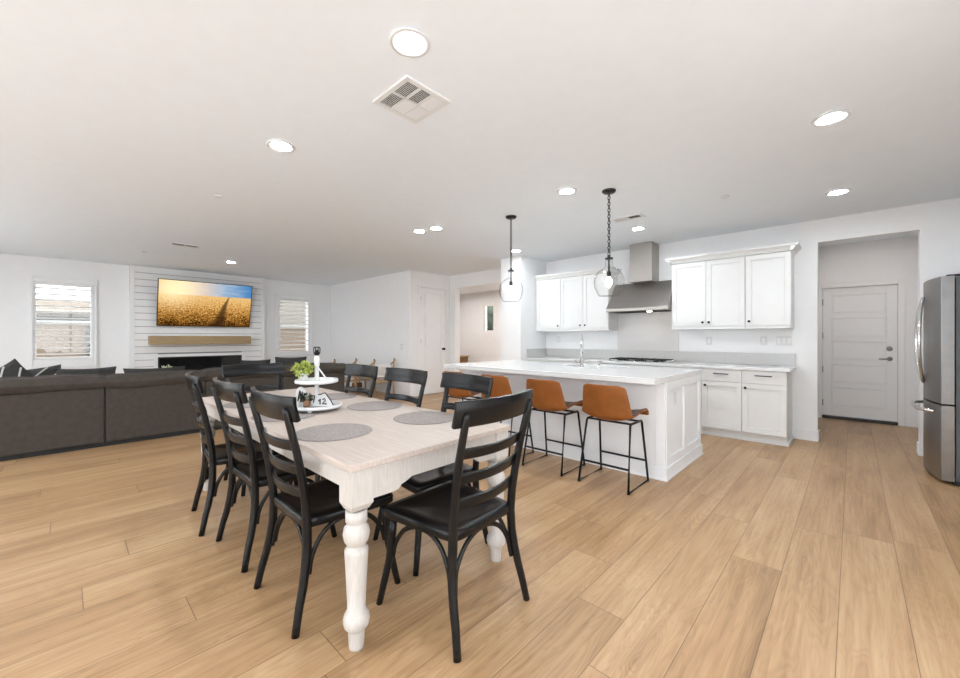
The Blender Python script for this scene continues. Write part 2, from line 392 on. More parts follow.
# sliding glass doors behind the camera; the right wall set is unseen, added for light
for nm, x0, x1, lc, rz in (('window_3', -9.4, -5.2, (-7.3, -2.575, 0), 0), ('window_4', -4.3, .5, (-1.9, -2.575, 0), 0), ('added_window', -1.8, 2.2, (1.425, .2, 0), R(90))):
    t = sthing(nm, lc); t.rotation_euler = (0, 0, rz); hw = (x1-x0)/2
    b = MB(); 
    for q in ((-hw, -hw+.06), (hw-.06, hw)): b.box(q[0], q[1], -.05, .05, 0, 2.45)
    for xm in (-hw/2, 0, hw/2): b.box(xm-.03, xm+.03, -.03, .03, .05, 2.40)
    b.box(-hw+.06, hw-.06, -.05, .05, 2.40, 2.45); b.box(-hw+.06, hw-.06, -.05, .05, 0, .05)
    b.build('window_frame', M['trim'], t)
    for i in range(4):
        MB().box(-hw+.06+i*(2*hw-.12)/4+.02, -hw+.06+(i+1)*(2*hw-.12)/4-.02, -.004, .004, .05, 2.40).build('window_pane', M['pane'], t)
# small hall window
t = sthing('window_5', (-8.40, 9.3, 1.90))
b = MB()
for q in ((-.285, -.23, -.02, 0, -.60, .60), (.23, .285, -.02, 0, -.60, .60), (-.23, .23, -.02, 0, .45, .60), (-.23, .23, -.02, 0, -.60, -.45)): b.box(*q)
b.build('window_frame', M['trim'], t, bevel=.005)
b = MB()
for q in ((-.23, -.17, .01, .10, -.45, .45), (.17, .23, .01, .10, -.45, .45), (-.17, .17, .01, .10, .39, .45), (-.17, .17, .01, .10, -.45, -.39)): b.box(*q)
b.build('sash', M['trim'], t, bevel=.004)
MB().box(-.18, .18, .06, .066, -.40, .40).build('window_pane', M['pane'], t)

# panelled doors
def panel_leaf(w, z0, z1, n, th=.04):
    """leaf in local x (width) z, front at y=0 facing -y; n recessed panels"""
    b = MB(); st = .11; b.box(-w/2, w/2, .018, th, z0, z1)
    b.box(-w/2, -w/2+st, 0, .018, z0, z1); b.box(w/2-st, w/2, 0, .018, z0, z1)
    rails = [z0+.17]+[0]*(n-1)+[z1-.11]; ph = (rails[-1]-rails[0]-(n-1)*.075)/n
    b.box(-w/2+st, w/2-st, 0, .018, z0, z0+.17); b.box(-w/2+st, w/2-st, 0, .018, z1-.11, z1)
    for i in range(n):
        a = rails[0]+i*(ph+.075)
        if i < n-1: b.box(-w/2+st, w/2-st, 0, .018, a+ph, a+ph+.075)
        b.box(-w/2+st+.018, w/2-st-.018, .006, .018, a+.018, a+ph-.018)
    return b
t = sthing('door_1', (-6.95, 5.80, 0)); t.rotation_euler = (0, 0, R(90))      # pantry door faces +x
d = panel_leaf(.713, .012, 2.395, 5); d.M = Matrix()
lf = d.build('door_leaf', M['trim'], t, bevel=.002); lf.location = (0, .005, 0)
b = MB(); b.box(-.445, -.368, -.018, 0, 0, 2.45); b.box(.368, .445, -.018, 0, 0, 2.45); b.box(-.368, .368, -.018, 0, 2.402, 2.45); b.box(-.375, -.358, 0, .10, 0, 2.42); b.box(.358, .375, 0, .10, 0, 2.42); b.box(-.375, .375, 0, .10, 2.397, 2.42); b.box(-.37, .37, .06, .10, 0, 2.41); b.build('casing', M['trim'], t, bevel=.004)
b = MB(); b.M = T(.29, -.0, 1.02) @ RX(R(90)); b.lathe([(.028, -.004), (.028, .008), (.012, .012), (.012, .035), (.026, .045), (.028, .06), (.0, .068)], n=16); b.build('door_handle', M['black'], t)
for z in (.25, 1.2, 2.15): MB().box(-.372, -.356, -.012, .004, z-.045, z+.045).build('hinge', M['nickel'], t)

t = sthing('door_2', (.063, 8.38, 0))
lf = panel_leaf(.828, .05, 2.065, 5).build('door_leaf', M['trim'], t, bevel=.002); lf.location = (0, .02, 0)
b = MB(); b.box(-.49, -.42, -.018, 0, 0, 2.14); b.box(.42, .49, -.018, 0, 0, 2.14); b.box(-.42, .42, -.018, 0, 2.072, 2.14); b.box(-.44, -.4155, 0, .10, 0, 2.085); b.box(.4155, .44, 0, .10, 0, 2.085); b.box(-.44, .44, 0, .10, 2.067, 2.10); b.box(-.43, -.395, .062, .10, 0, 2.09); b.box(.395, .43, .062, .10, 0, 2.09); b.box(-.43, .43, .062, .10, 2.04, 2.09); b.build('casing', M['trim'], t, bevel=.004)
MB().box(-.42, .42, -.01, .08, 0, .045).build('threshold', M['threshold'], t)
b = MB(); b.M = T(.335, .02, .97) @ RX(R(90)); b.lathe([(.032, 0), (.032, .01), (.013, .014), (.013, .05), (0, .052)], n=16); b.M = Matrix()
b.tube([(.335, -.025, .97), (.30, -.03, .97), (.22, -.03, .965)], [.012, .011, .008], 10); b.build('door_handle', M['nickel'], t)
b = MB(); b.M = T(.335, .02, 1.12) @ RX(R(90)); b.lathe([(.034, 0), (.034, .012), (.022, .02), (0, .022)], n=18); b.build('deadbolt', M['nickel'], t)
for z in (.25, .78, 1.32, 1.85): MB().box(-.424, -.405, -.008, .024, z-.05, z+.05).build('hinge', M['nickel'], t)

# ------------------------------------------------------------------ outside
struct(MB().box(-40, 20, -30, 30, -.3, -.09).build('ground', M['ground']))
struct(MB().box(-13, 12, -12, -2.76, -.09, -.05).box(1.61, 12, -2.76, 8, -.09, -.05).build('bounce_slab', M['bounce_slab']))  # unseen pale slab added to bounce daylight up to the ceiling
t = thing('garden_wall', 'tan block garden wall seen through the shuttered windows', 'wall', (-13.6, 2, -.09))
MB().box(-.1, .1, -9, 9, 0, 1.66).build('wall_panel', M['stucco'], t)
MB().box(-.13, .13, -9, 9, 1.66, 1.72).build('coping', M['stucco_l'], t)
MB().box(.1, .22, -1.62, -1.40, 0, 1.70).build('pilaster', M['eave'], t)
t = thing('neighbouring_house', 'neighbouring house with tan roof beyond the garden wall', 'house', (-19, -1, -.09))
MB().box(-3, 0, -6, 3.2, 0, 2.1).build('house_wall', M['eave'], t)
MB().prism([(.35, 2.05), (.35, 2.22), (-1.6, 2.75), (-3.5, 2.2), (-3.5, 2.05)], 'y', -6.4, 3.6).build('roof', M['roof'], t)
t = thing('stucco_building', 'cream stucco building behind the right shuttered window', 'house', (-17, 7.2, -.09))
MB().box(-3, 0, -2.6, 6, 0, 4.2).build('house_wall', M['stucco_l'], t)
MB().box(-3.2, .3, -2.8, 6.2, 4.2, 4.4).build('roof', M['roof'], t)
tag(MB().leaves((-9.3, 11.2, 1.35), 1.3, 1.5, 2600, .16, 3).lathe([(0, -1.4), (.8, -1.2), (1.1, -.3), (1.1, .5), (.7, 1.2), (0, 1.4)], (-9.3, 11.2, 1.35), n=16).build('hedge', M['leafd']), 'dark green hedge outside the small hall window', 'hedge')

# ------------------------------------------------------------------ ceiling fittings
GD = 'recessed ceiling downlights'
b = MB(); b.lathe([(.063, -.002), (.100, -.002), (.100, -.008), (.090, -.012), (.064, -.006), (.063, -.002)], n=32, ends=False)
dl = thing('ceiling_downlight', '', 'ceiling light', (0, 0, H), 0, GD)
b.build('trim_ring', M['white'], dl)
MB().lathe([(.0, -.0035), (.063, -.0035), (.063, -.0015), (.0, -.0015)], n=32).build('lens', M['lamp'], dl)
spots = [(-1.582, 1.172, 'large round downlight nearest the camera above the square vent'), (-3.146, 1.133, 'round downlight above the dining table left of the vent'),
         (-.104, 3.487, 'round downlight in the right part of the ceiling above open floor'), (-2.061, 3.437, 'round downlight between the two glass pendants'),
         (-.106, 5.322, 'round downlight in front of the right doorway'), (-2.082, 5.273, 'round downlight in front of the range hood chimney'),
         (-4.30, 3.345, 'left one of the close pair of downlights beyond the table'), (-4.03, 3.41, 'right one of the close pair of downlights beyond the table'),
         (-8.715, 2.223, 'round downlight in front of the fireplace wall'), (-4.117, 5.236, 'round downlight beside the top of the column')]
for i, (x, y, l) in enumerate(spots):
    if i == 0: dl.location = (x, y, H); dl['label'] = l
    else: dup(dl, (x, y, H), 0, l)

def vent(loc, sx, sy, nx, ny, label, pattern):
    t = thing('ceiling_vent', label, 'air vent', loc)
    MB().box(-sx/2+.02, sx/2-.02, -sy/2+.02, sy/2-.02, -.0025, -.0005).build('duct_opening', M['dark'], t)
    b = MB(); fr = .03
    b.box(-sx/2, sx/2, -sy/2, -sy/2+fr, -.012, 0); b.box(-sx/2, sx/2, sy/2-fr, sy/2, -.012, 0); b.box(-sx/2, -sx/2+fr, -sy/2+fr, sy/2-fr, -.012, 0); b.box(sx/2-fr, sx/2, -sy/2+fr, sy/2-fr, -.012, 0)
    cw = (sx-2*fr)/nx; ch = (sy-2*fr)/ny
    for i in range(1, nx): x = -sx/2+fr+i*cw; b.box(x-.006, x+.006, -sy/2+fr, sy/2-fr, -.012, -.003)
    for j in range(1, ny): y = -sy/2+fr+j*ch; b.box(-sx/2+fr, sx/2-fr, y-.006, y+.006, -.012, -.003)
    b.build('frame', M['vent'], t)
    for i in range(nx):
        for j in range(ny):
            b = MB(); x0 = -sx/2+fr+i*cw+.006; y0 = -sy/2+fr+j*ch+.006; ax, sg = pattern(i, j); n = 7
            for k in range(n):
                if ax == 'y':
                    xx = x0+(k+.5)*(cw-.012)/n; b.M = T(xx, y0, -.008) @ RY(R(38*sg)); b.box(-.009, .009, 0, ch-.012, -.0008, .0008)
                else:
                    yy = y0+(k+.5)*(ch-.012)/n; b.M = T(x0, yy, -.008) @ RX(R(38*sg)); b.box(0, cw-.012, -.009, .009, -.0008, .0008)
            b.build('louver_panel', M['vent'], t)
    return t
vent((-1.967, 1.47, H), .35, .33, 2, 3, 'square white ceiling vent of six louvred panels', lambda i, j: ('x', (1, 1, -1)[j]) if not (i == 0 and j == 1) else ('y', -1))
vent((-1.98, 4.705, H), .36, .17, 2, 1, 'slim white ceiling vent behind the right pendant', lambda i, j: ('y', 1 if i else -1))
vent((-7.63, 1.32, H), .20, .38, 1, 2, 'slim white ceiling vent over the sofa', lambda i, j: ('x', 1))
s0 = None
for x, y, l in ((-4.734, 1.1, 'small white sprinkler cover above the middle of the room'), (-8.757, .956, 'small white sprinkler cover near the television'),
                (-.957, 4.691, 'small white sprinkler cover right of the range hood'), (-8.643, 3.893, 'small white sprinkler cover near the right shuttered window')):
    if s0 is None:
        s0 = MB().lathe([(.0, -.012), (.034, -.012), (.038, -.008), (.038, -.002)], n=20).build('sprinkler_cover', M['vent']); tag(s0, l, 'sprinkler', 'ceiling sprinkler covers'); s0.location = (x, y, H)
    else: dup(s0, (x, y, H), 0, l)

def pendant(x, y, zc, label):
    t = thing('pendant_lamp', label, 'pendant lamp', (x, y, H), 0, 'glass pendants over the island'); zc -= H
    MB().lathe([(.0, -.026), (.055, -.024), (.066, -.012), (.066, 0)], n=24).build('canopy', M['black'], t)
    b = MB(); top, bot = -.026, zc+.255; n = 20; L_ = (top-bot)/n
    for i in range(n):
        zc_ = top-(i+.5)*L_; hh = L_*.62
        pts = [(.0125*math.sin(a)*(1 if i % 2 else 0), .0125*math.sin(a)*(0 if i % 2 else 1), zc_+hh*math.cos(a)) for a in [2*PI*k/8 for k in range(8)]]
        b.tube(pts, .0042, 5, closed=True)
    b.build('chain', M['black'], t)
    b = MB(); b.lathe([(0, zc+.262), (.016, zc+.255), (.016, zc+.235), (.040, zc+.230), (.040, zc+.218), (.020, zc+.212), (.0, zc+.210)], n=20)
    b.tube([(-.04, 0, zc+.224), (.04, 0, zc+.224)], .006, 8)
    b.lathe([(.0, zc+.212), (.009, zc+.212), (.009, zc+.10), (.020, zc+.095), (.020, zc+.045), (0, zc+.045)], n=14); b.build('lamp_holder', M['black'], t)
    MB().lathe([(.0, zc+.046), (.012, zc+.04), (.028, zc+.005), (.030, zc-.02), (.018, zc-.045), (0, zc-.052)], n=16).build('bulb', M['bulb'], t)
    prof = [(.036, .22), (.036, .19), (.036, .155), (.054, .132), (.092, .108), (.128, .064), (.144, .012), (.141, -.045), (.120, -.105), (.098, -.145)]
    P = spline([(r, z, 0) for r, z in prof], 4)
    MB().lathe([(p.x, p.y+zc) for p in P], n=36).build('glass_shade', M['globe'], t)
    # open-ended: remove caps
    me = t.children[-1].data; bm = bmesh.new(); bm.from_mesh(me)
    bmesh.ops.delete(bm, geom=[f for f in bm.faces if len(f.verts) > 4], context='FACES_ONLY'); bm.to_mesh(me); bm.free()
    return t
pendant(-2.985, 3.70, 1.865, 'left clear glass pendant on a black chain, in front of the column')
pendant(-1.752, 3.71, 1.845, 'right clear glass pendant on a black chain, beside the range hood')

# ------------------------------------------------------------------ kitchen
def shaker(b, x0, x1, z0, z1, y, fr=.06):
    """door front facing -y, front plane at y, 20 mm thick"""
    b.box(x0, x0+fr, y, y+.02, z0, z1); b.box(x1-fr, x1, y, y+.02, z0, z1)
    b.box(x0+fr, x1-fr, y, y+.02, z0, z0+fr); b.box(x0+fr, x1-fr, y, y+.02, z1-fr, z1)
    b.box(x0+fr, x1-fr, y+.012, y+.02, z0+fr, z1-fr)
    return b
def knob(x, z, y, parent):
    b = MB(); b.M = T(x, y, z) @ RX(R(90)); b.lathe([(.007, 0), (.007, .012), (.015, .016), (.016, .024), (.011, .028), (0, .029)], n=14)
    return b.build('knob', M['black'], parent)
def pull(x, z, y, ln, parent):
    b = MB(); b.box(x-ln/2, x+ln/2, y-.034, y-.024, z-.006, z+.006); b.box(x-ln/2+.015, x-ln/2+.025, y-.024, y, z-.005, z+.005); b.box(x+ln/2-.025, x+ln/2-.015, y-.024, y, z-.005, z+.005)
    return b.build('bar_pull', M['black'], parent, bevel=.002)
def upper(x0, x1, doors, knobs, label, ends):
    c = (x0+x1)/2; t = thing('upper_cabinet', label, 'wall cabinet', (c, 6.408, 1.40), 0, 'wall cabinets'); a0, a1 = x0-c, x1-c
    MB().box(a0, a1, -.328, 0, .035, .96).build('body', M['cab'], t)
    MB().box(a0, a1, -.345, -.005, 0, .035).build('light_rail', M['cab'], t, bevel=.004)
    e0, e1 = ends; zt = 1.03
    b = MB(); pr = [(-.328, .94), (-.352, .95), (-.365, .975), (-.40, 1.005), (-.40, zt), (-.02, zt), (-.02, .965), (-.328, .965)]
    # mitred crown: front run plus returns
    def ring(x, k):
        return [(x+k*(-(y)-.328 if y < -.328 else 0), y, z) for y, z in pr]
    v = ring(a0, -1 if e0 else 0)+ring(a1, 1 if e1 else 0); n = len(pr)
    b.add(v, [tuple(range(n))[::-1], tuple(range(n, 2*n))]+[(i, (i+1) % n, (i+1) % n+n, i+n) for i in range(n)])
    for e, x, k in ((e0, a0, -1), (e1, a1, 1)):
        if e:
            pts = [(x, .94), (x+k*.024, .95), (x+k*.037, .975), (x+k*.072, 1.005), (x+k*.072, zt), (x, zt)]
            b.prism(pts if k > 0 else pts[::-1], 'y', -.39, 0)
    b.build('crown_moulding', M['cab'], t)
    for (d0, d1), kx in zip(doors, knobs):
        bb = shaker(MB(), d0-c+.003, d1-c-.003, .045, .935, -.35)
        dd = bb.build('door', M['cab'], t, bevel=.0015)
        knob(kx-c, .095, -.35, dd)
    return t
upper(-1.908, -1.011, [(-1.908, -1.462), (-1.462, -1.011)], [-1.50, -1.424], 'white double door wall cabinet right of the range hood', (True, False))
upper(-1.009, -.542, [(-1.009, -.542)], [-.965], 'white single door wall cabinet at the right end of the kitchen wall', (False, True))
upper(-4.285, -3.767, [(-4.285, -3.767)], [-3.81], 'white single door wall cabinet beside the column', (False, False))
upper(-3.765, -2.87, [(-3.765, -3.325), (-3.325, -2.87)], [-3.37, -3.28], 'white double door wall cabinet left of the range hood', (False, True))

def lower(x0, x1, cols, label, right_end=False):
    c = (x0+x1)/2; t = thing('base_cabinet', label, 'base cabinet', (c, 6.408, 0), 0, 'base cabinets'); a0, a1 = x0-c, x1-c
    MB().box(a0, a1, -.578, 0, .11, .885).build('body', M['cab'], t)
    b = MB(); b.box(a0, a1, -.525, 0, 0, .11); b.box(a0, a1+(.012 if right_end else 0), -.54, -.525, 0, .03)
    if right_end: b.box(a1, a1+.012, -.525, 0, 0, .03)
    b.build('toe_kick', M['cab'], t)
    for d0, d1, kx in cols:
        b = MB().box(d0-c+.002, d1-c-.002, -.598, -.578, .725, .878); dr = b.build('drawer', M['cab'], t, bevel=.002)
        pull((d0+d1)/2-c, .822, -.598, .17, dr)
        dd = shaker(MB(), d0-c+.002, d1-c-.002, .115, .72, -.598).build('door', M['cab'], t, bevel=.0015)
        knob(kx-c, .665, -.598, dd)
    return t
lower(-1.003, -.559, [(-1.003, -.559, -.965)], 'white base cabinet with one drawer at the right end of the run', True)
lower(-1.45, -1.005, [(-1.45, -1.005, -1.41)], 'white base cabinet with one drawer just right of the island')
lower(-2.83, -1.452, [(-2.83, -2.14, -2.18), (-2.14, -1.452, -2.10)], 'white base cabinet under the gas cooktop')
lower(-4.285, -2.832, [(-4.285, -3.56, -3.60), (-3.56, -2.832, -3.52)], 'white base cabinet left of the cooktop beside the column')

b = MB(); b.box(-4.298, -.525, 5.775, 6.408, .886, .921); tag(b.build('kitchen_worktop', M['quartz'], bevel=.003), 'white quartz worktop along the kitchen wall', 'worktop')
b = MB(); b.box(-4.278, -.528, 6.386, 6.409, .922, 1.078); b.box(-4.299, -4.278, 5.78, 6.409, .922, 1.078)
tag(b.build('backsplash_upstand', M['quartzg'], bevel=.002), 'low pale grey quartz upstand behind the worktop', 'backsplash')
tag(MB().box(-2.868, -1.912, 6.397, 6.409, 1.079, 1.68).build('splashback', M['splash']), 'pale grey splash panel between cooktop and range hood', 'backsplash')

t = thing('range_hood', 'stainless steel range hood with chimney between wall cabinets', 'range hood', (-2.352, 6.409, 1.69))
MB().prism([(0, .0), (-.50, 0), (-.50, .045), (-.15, .46), (0, .46)], 'x', -.487, .437).build('hood_canopy', M['steel'], t, bevel=.004)
MB().box(-.19, .15, -.30, 0, .46, H-1.69-.001).build('chimney', M['steel'], t, bevel=.003)
MB().box(-.44, .39, -.46, -.05, -.006, .0).build('filter', M['dark'], t)
MB().lathe([(0, -.012), (.03, -.012), (.03, 0)], (.15, -.40, -.004), n=16).build('hood_light', M['bulb'], t)

t = thing('gas_cooktop', 'stainless gas cooktop with black grates on the kitchen worktop', 'cooktop', (-2.33, 6.10, .922))
MB().box(-.46, .46, -.25, .24, 0, .010).build('cooktop_tray', M['steel_l'], t, bevel=.004)
for i in range(3):
    x0 = -.445+i*.275; b = MB()
    for y in (-.16, .0, .15): b.box(x0, x0+.265, y-.006, y+.006, .030, .042)
    for x in (x0+.01, x0+.1325, x0+.255): b.box(x-.006, x+.006, -.22, .22, .030, .042)
    for x in (x0+.012, x0+.253):
        for y in (-.21, .21): b.box(x-.006, x+.006, y-.006, y+.006, .010, .031)
    b.build('grate', M['black'], t)
    for y in (-.10, .11): MB().lathe([(.05, .010), (.05, .018), (.034, .024), (0, .026)], (x0+.13, y, 0), n=20).build('burner', M['black'], t)
for i in range(5): MB().lathe([(.018, .010), (.018, .030), (.013, .034), (0, .034)], (.418, -.20+i*.085, 0), n=14).build('knob', M['steel_l'], t)

# wall plates
def plate(name, label, loc, w_, n, rz=0, parent=None, cat='outlet'):
    t = thing(name, label, cat, loc, rz) if parent is None else None
    MB().box(-w_/2, w_/2, -.006, 0, -.058, .058).build('cover_plate', M['white'], t, bevel=.002)
    for i in range(n):
        x = -w_/2+(i+.5)*w_/n; MB().box(x-.016, x+.016, -.009, -.006, -.034, .034).build('socket' if cat == 'outlet' else 'rocker', M['trim'], t, bevel=.001)
    return t
plate('wall_outlet', 'double white wall outlet under the double door cabinet', (-1.505, 6.409, 1.24), .075, 1)
plate('wall_outlet', 'white wall outlet left of the triple switch plate', (-.86, 6.409, 1.245), .075, 1)
plate('light_switch', 'wide white triple switch plate at the end of the worktop', (-.645, 6.409, 1.245), .165, 3, cat='light switch')
plate('wall_outlet', 'white wall outlet under the left wall cabinets beside column', (-4.02, 6.409, 1.25), .075, 1)
plate('light_switch', 'white switch plate on the white wall left of the pantry door', (-7.27, 5.159, 1.08), .12, 2, cat='light switch')

# island
IX0, IX1, IY0, IY1 = -3.86, -1.222, 3.712, 4.86
t = thing('kitchen_island', 'white panelled kitchen island under the quartz top', 'kitchen island', ((IX0+IX1)/2, (IY0+IY1)/2, 0)); cx, cy = t.location.x, t.location.y
hx, hy = (IX1-IX0)/2, (IY1-IY0)/2
b = MB(); b.box(-hx, hx, -hy, -hy+.02, 0, .884)
for x in (hx-.085, -hx): b.box(x, x+.085, -hy-.008, -hy, 0, .884)
for k in range(1, 4): x = -hx+.04+k*(2*hx-.08)/4; b.box(x-.004, x+.004, -hy-.003, -hy, .12, .884)
b.build('seating_panel', M['island'], t, bevel=.002)
for s in (1, -1):
    b = MB(); b.M = T(s*hx, 0, 0) @ RZ(s*R(90)); L0 = hy-.02
    b.box(-L0, L0, .012, .03, 0, .884)
    f = .075; 
    b.box(-L0, L0, -.006, .012, .115, .19); b.box(-L0, L0, -.006, .012, .884-f, .884)
    for x in (-L0, -f/2, L0-f): b.box(x, x+f, -.006, .012, .19, .884-f)
    ep = b.build('end_panel', M['island'], t, bevel=.002)
    if s == 1:
        b = MB(); b.M = T(hx, 0, 0) @ RZ(R(90)); b.box(-.31, -.24, .006, .0119, .655, .77); ou = b.build('outlet', M['white'], ep, bevel=.002)
MB().box(-hx+.03, hx-.03, hy-.05, hy-.03, 0, .884).build('rear_panel', M['island'], t)
n = 4; wd = (2*hx-.06)/n
for i in range(n):
    b = MB(); b.M = RZ(R(180)); shaker(b, -hx+.03+i*wd+.003, -hx+.03+(i+1)*wd-.003, .115, .875, -hy+.005); dd = b.build('door', M['island'], t, bevel=.002)
b = MB(); m = .016
b.box(-hx-m, hx+m, -hy-m, -hy-.008, 0, .115); b.box(hx, hx+m, -hy-.008, hy, 0, .115); b.box(-hx-m, -hx, -hy-.008, hy, 0, .115)
b.box(-hx-m-.008, hx+m+.008, -hy-m-.008, -hy-m, 0, .02); b.box(hx+m, hx+m+.008, -hy-m, hy, 0, .02)
b.build('base_moulding', M['island'], t, bevel=.004)

# island top with sink cut-out
def slab_hole(x0, x1, y0, y1, hx0, hx1, hy0, hy1, z0, z1):
    b = MB(); v = []
    for z in (z0, z1):
        v += [(x0, y0, z), (x1, y0, z), (x1, y1, z), (x0, y1, z), (hx0, hy0, z), (hx1, hy0, z), (hx1, hy1, z), (hx0, hy1, z)]
    f = []
    for i in range(4):
        j = (i+1) % 4
        f += [(8+i, 8+j, 12+j, 12+i), (j, i, 4+i, 4+j), (i, j, 8+j, 8+i), (4+j, 4+i, 12+i, 12+j)]
    return b.add(v, f)
tag(slab_hole(-3.90, -1.213, 3.44, 4.92, -2.62, -1.92, 4.24, 4.66, .886, .936).build('island_worktop', M['quartz'], bevel=.003), 'thick white quartz slab on top of the island', 'worktop')
t = thing('kitchen_sink', 'steel sink set into the island worktop', 'sink', (-2.27, 4.45, .73))
b = MB(); b.box(-.362, .362, -.222, .222, 0, .006); b.box(-.362, -.352, -.222, .222, .006, .154); b.box(.352, .362, -.222, .222, .006, .154); b.box(-.352, .352, -.222, -.212, .006, .154); b.box(-.352, .352, .212, .222, .006, .154)
b.build('basin', M['steel_l'], t)
MB().lathe([(.04, .006), (.04, .010), (0, .010)], n=18).build('drain', M['chrome'], t)
t = thing('faucet', 'tall chrome gooseneck faucet on the island worktop', 'faucet', (-2.284, 4.13, .937), R(27))
b = MB(); b.lathe([(.028, 0), (.028, .012), (.020, .02), (.020, .10), (.014, .11), (.0, .11)], n=18); b.build('faucet_base', M['chrome'], t)
pts = [(0, 0, .10), (0, 0, .28)]+[(0, .075-.075*math.cos(a), .30+.075*math.sin(a)) for a in [PI*k/10 for k in range(11)]]+[(0, .15, .24)]
MB().tube(pts, .0125, 12).build('spout', M['chrome'], t)
MB().lathe([(.016, 0), (.018, .03), (.016, .09)], (0, .15, .16), n=14).build('spray_head', M['chrome'], t)
b = MB(); b.tube([(-.015, 0, .065), (-.06, 0, .07), (-.075, 0, .075)], [.010, .010, .008], 10); b.tube([(-.062, 0, .07), (-.066, -.01, .105)], .006, 8); b.build('lever', M['nickel'], t)
t = thing('soap_dispenser', 'small chrome soap dispenser right of the faucet', 'soap dispenser', (-2.08, 4.14, .937))
MB().lathe([(.020, 0), (.020, .008), (.012, .012), (.012, .05), (.008, .055)], n=14).build('dispenser_body', M['chrome'], t)
MB().tube([(0, 0, .05), (0, 0, .075), (0, .05, .078), (0, .07, .07)], .006, 8).build('nozzle', M['chrome'], t)

# ------------------------------------------------------------------ fridge
FY = 5.757; FW = .455
t = thing('refrigerator', 'stainless french door refrigerator at the right wall', 'refrigerator', (1.0, FY, 0))
MB().box(-.35, .34, -FW, FW, .04, 1.82).build('case', M['fridge_side'], t, bevel=.006)
def bow(y): return -.435-.058*(1-(y/FW)**2)
def fdoor(y0, y1, z0, z1):
    n = 12; pts = [(-.355, y0), (-.355, y1)] + [(bow(y1+(y0-y1)*k/n), y1+(y0-y1)*k/n) for k in range(n+1)]
    return MB().prism(pts[::-1], 'z', z0, z1)
for y0, y1 in ((-FW, -.004), (.004, FW)): fdoor(y0, y1, .705, 1.825).build('door', M['steelv'], t, bevel=.006)
fdoor(-FW, FW, .035, .69).build('freezer_drawer', M['steelv'], t, bevel=.006)
MB().box(-.36, .30, -FW+.02, FW-.02, 0, .04).build('base_grille', M['dark'], t)
for s in (-1, 1):
    pts = [(bow(0)-.004-.040*math.sin(PI*k/16)**.6, s*(.016+.105*math.sin(PI*k/16)), .855+.82*k/16) for k in range(17)]
    MB().tube(pts, .014, 10).build('door_handle', M['chrome'], t)
pts = [(bow(.36*(2*k/14-1))-.005-.065*min(1, 3*math.sin(PI*k/14)), .36*(2*k/14-1), .625+.0*k) for k in range(15)]
MB().tube(pts, .016, 10).build('drawer_handle', M['chrome'], t)
for y in (-.40, .40): MB().box(-.40, -.28, y-.03, y+.03, 1.826, 1.84).build('hinge_cover', M['black'], t, bevel=.004)

# ------------------------------------------------------------------ bar stools
def make_stool():
    t = thing('bar_stool', '', 'bar stool', (0, 0, 0), 0, 'brown leather bar stools at the island')
    prof = spline([(0, .225, .585), (0, .205, .600), (0, .12, .590), (0, -.02, .566), (0, -.12, .562), (0, -.185, .595), (0, -.218, .68), (0, -.245, .79), (0, -.262, .885)], 4)
    n = len(prof)-1
    def fn(u, v):
        i = min(int(v*n), n-1); f = v*n-i; p = prof[i].lerp(prof[i+1], f); s = 2*u-1
        back = max(0, min(1, (v-.45)/.3))
        wid = .226+.016*math.sin(v*PI)-.030*max(0, v-.62)/.38
        x = s*wid; y = p.y+back*.055*s*s*1.2; z = p.z+math.sin(min(1, v/.75)*PI)*.052*s*s+(1-back)*.012*abs(s)**3*min(1, v*4)-.02*back*max(0, abs(s)-.75)*4*max(0, v-.85)*6
        return (x, y, z)
    sh = MB().sheet(fn, 16, n, -.016).build('seat_shell', M['leather'], t, sub=1)
    def fn2(u, v):
        p = fn(.02+u*.96, .015+v*.44); return (p[0], p[1]+.002, p[2]+.0165)
    MB().sheet(fn2, 14, 14, -.005).build('seat_pad', M['leather_in'], t)
    r = .0105
    for s in (-1, 1):
        x = s*.225; xt = s*.20
        pts = [(x, -.215, .010), (x, .215, .010), (xt, .135, .54), (xt, .12, .553), (xt, -.10, .553), (xt, -.115, .54)]
        MB().tube(pts, r, 8, closed=True).build('side_frame', M['black'], t)
        for y in (-.21, .21): MB().box(x-.010, x+.010, y-.012, y+.012, 0, .004).build('foot_pad', M['black'], t)
    for y0 in (-.183, .183):
        b = MB(); b.tube([(-.218, y0, .19), (.218, y0, .19)], r*.95, 8); b.build('foot_rail', M['black'], t)
    b = MB()
    for y0 in (-.08, .10): b.tube([(-.20, y0, .550), (.20, y0, .550)], r*.9, 8)
    b.build('seat_support', M['black'], t)
    return t
st0 = make_stool()
for i, (x, l) in enumerate(((-1.56, 'brown leather bar stool nearest the front corner of the island'), (-2.19, 'second brown leather bar stool from the front corner of the island'),
                            (-2.82, 'third brown leather bar stool, mostly behind a dining chair'), (-3.45, 'farthest brown leather bar stool, at the far end of the island'))):
    if i == 0: st0.location = (x, 3.394, 0); st0['label'] = l
    else: dup(st0, (x, 3.394, 0), 0, l)

